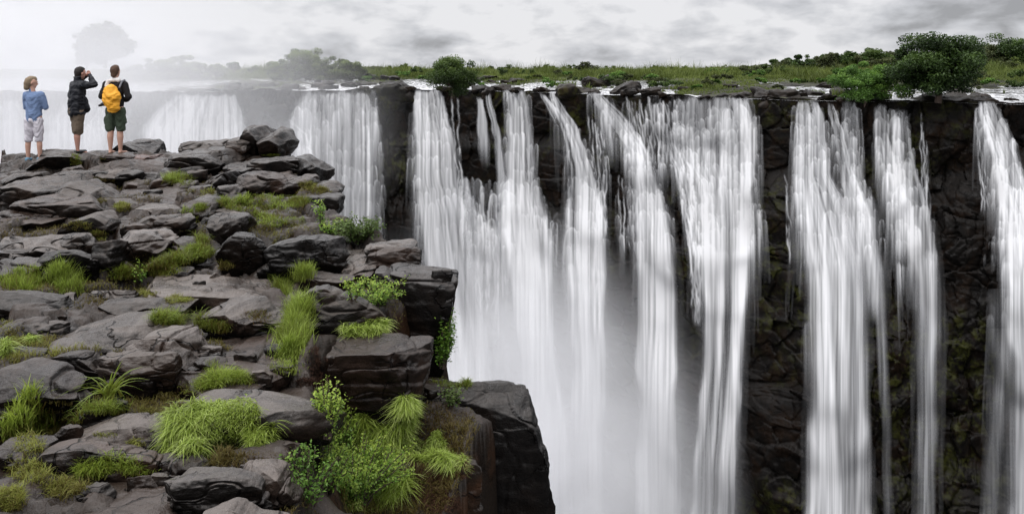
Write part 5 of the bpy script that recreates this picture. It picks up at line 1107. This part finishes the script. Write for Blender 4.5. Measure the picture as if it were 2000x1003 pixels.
tc = wn('ShaderNodeTexCoord'); sp = wn('ShaderNodeSeparateXYZ'); wl(tc.outputs['Generated'], sp.inputs[0])
el = sp.outputs[2]
cb = wn('ShaderNodeCombineXYZ'); wl(wmath('MULTIPLY', sp.outputs[0], 4.2), cb.inputs[0]); wl(wmath('MULTIPLY', sp.outputs[1], 4.2), cb.inputs[1])
wl(wmath('MULTIPLY', wmath('POWER', wmath('MAXIMUM', el, 0.), .9), 8.), cb.inputs[2])
def wnoise(vec, scale, detail, rough, dist=0., off=0.):
    nd = wn('ShaderNodeTexNoise'); mp = wn('ShaderNodeMapping'); mp.inputs[1].default_value = (off, off*.7, off*.3)
    wl(vec, mp.inputs[0]); wl(mp.outputs[0], nd.inputs['Vector'])
    nd.inputs['Scale'].default_value = scale; nd.inputs['Detail'].default_value = detail; nd.inputs['Roughness'].default_value = rough
    nd.inputs['Distortion'].default_value = dist
    return nd.outputs[0]
n1 = wnoise(cb.outputs[0], 1.5, 6, .5, .25, 3.3); n2 = wnoise(cb.outputs[0], 5.2, 6, .5, .2, 8.1)
cl_ = wmath('ADD', wmath('MULTIPLY', n1, 1.05), wmath('MULTIPLY', n2, .62)); cl_ = wmath('SUBTRACT', cl_, .285)
# darker heavy cloud high on the right, bright near the horizon
dk = wmath('MULTIPLY', wmath('MULTIPLY', wmath('ADD', sp.outputs[0], .10, True), 1.25), wmath('MULTIPLY', el, 4.2), True)
cl_ = wmath('SUBTRACT', cl_, dk)
rmp = wn('ShaderNodeValToRGB'); wl(cl_, rmp.inputs[0]); e = rmp.color_ramp.elements
e[0].position = .26; e[0].color = (.37, .375, .395, 1); e[1].position = .60; e[1].color = (.86, .86, .885, 1)
m_ = e.new(.43); m_.color = (.62, .63, .665, 1)
zb = wn('ShaderNodeMapRange'); wl(el, zb.inputs[0]); zb.inputs[1].default_value = .12; zb.inputs[2].default_value = .75; zb.inputs[3].default_value = 1.; zb.inputs[4].default_value = 3.1
bg2 = wn('ShaderNodeBackground'); wl(rmp.outputs[0], bg2.inputs[0]); wl(zb.outputs[0], bg2.inputs[1])
ad = wn('ShaderNodeAddShader'); wl(bg1.outputs[0], ad.inputs[0]); wl(bg2.outputs[0], ad.inputs[1])
mxs = wn('ShaderNodeMixShader'); mxs.inputs[0].default_value = .93; wl(bg1.outputs[0], mxs.inputs[1]); wl(bg2.outputs[0], mxs.inputs[2])
ow = wn('ShaderNodeOutputWorld'); wl(mxs.outputs[0], ow.inputs[0])
sl = bpy.data.lights.new('sun', 'SUN'); sl.energy = 1.3; sl.angle = R(30); sl.color = (1, .97, .93)
so = bpy.data.objects.new('sun', sl); C.objects.link(so)
az, ele = R(SUN_AZ), R(SUN_EL); dv = Vector((math.sin(az)*math.cos(ele), math.cos(az)*math.cos(ele), math.sin(ele)))
so.rotation_euler = dv.to_track_quat('Z', 'Y').to_euler()
sc.view_settings.view_transform = 'Standard'; sc.view_settings.look = 'None'; sc.view_settings.exposure = 0
sc.render.engine = 'CYCLES'; cy = sc.cycles
cy.transparent_max_bounces = 24; cy.max_bounces = 12; cy.volume_bounces = 8; cy.diffuse_bounces = 3
cy.volume_step_rate = 4; cy.volume_max_steps = 64; cy.use_denoising = True
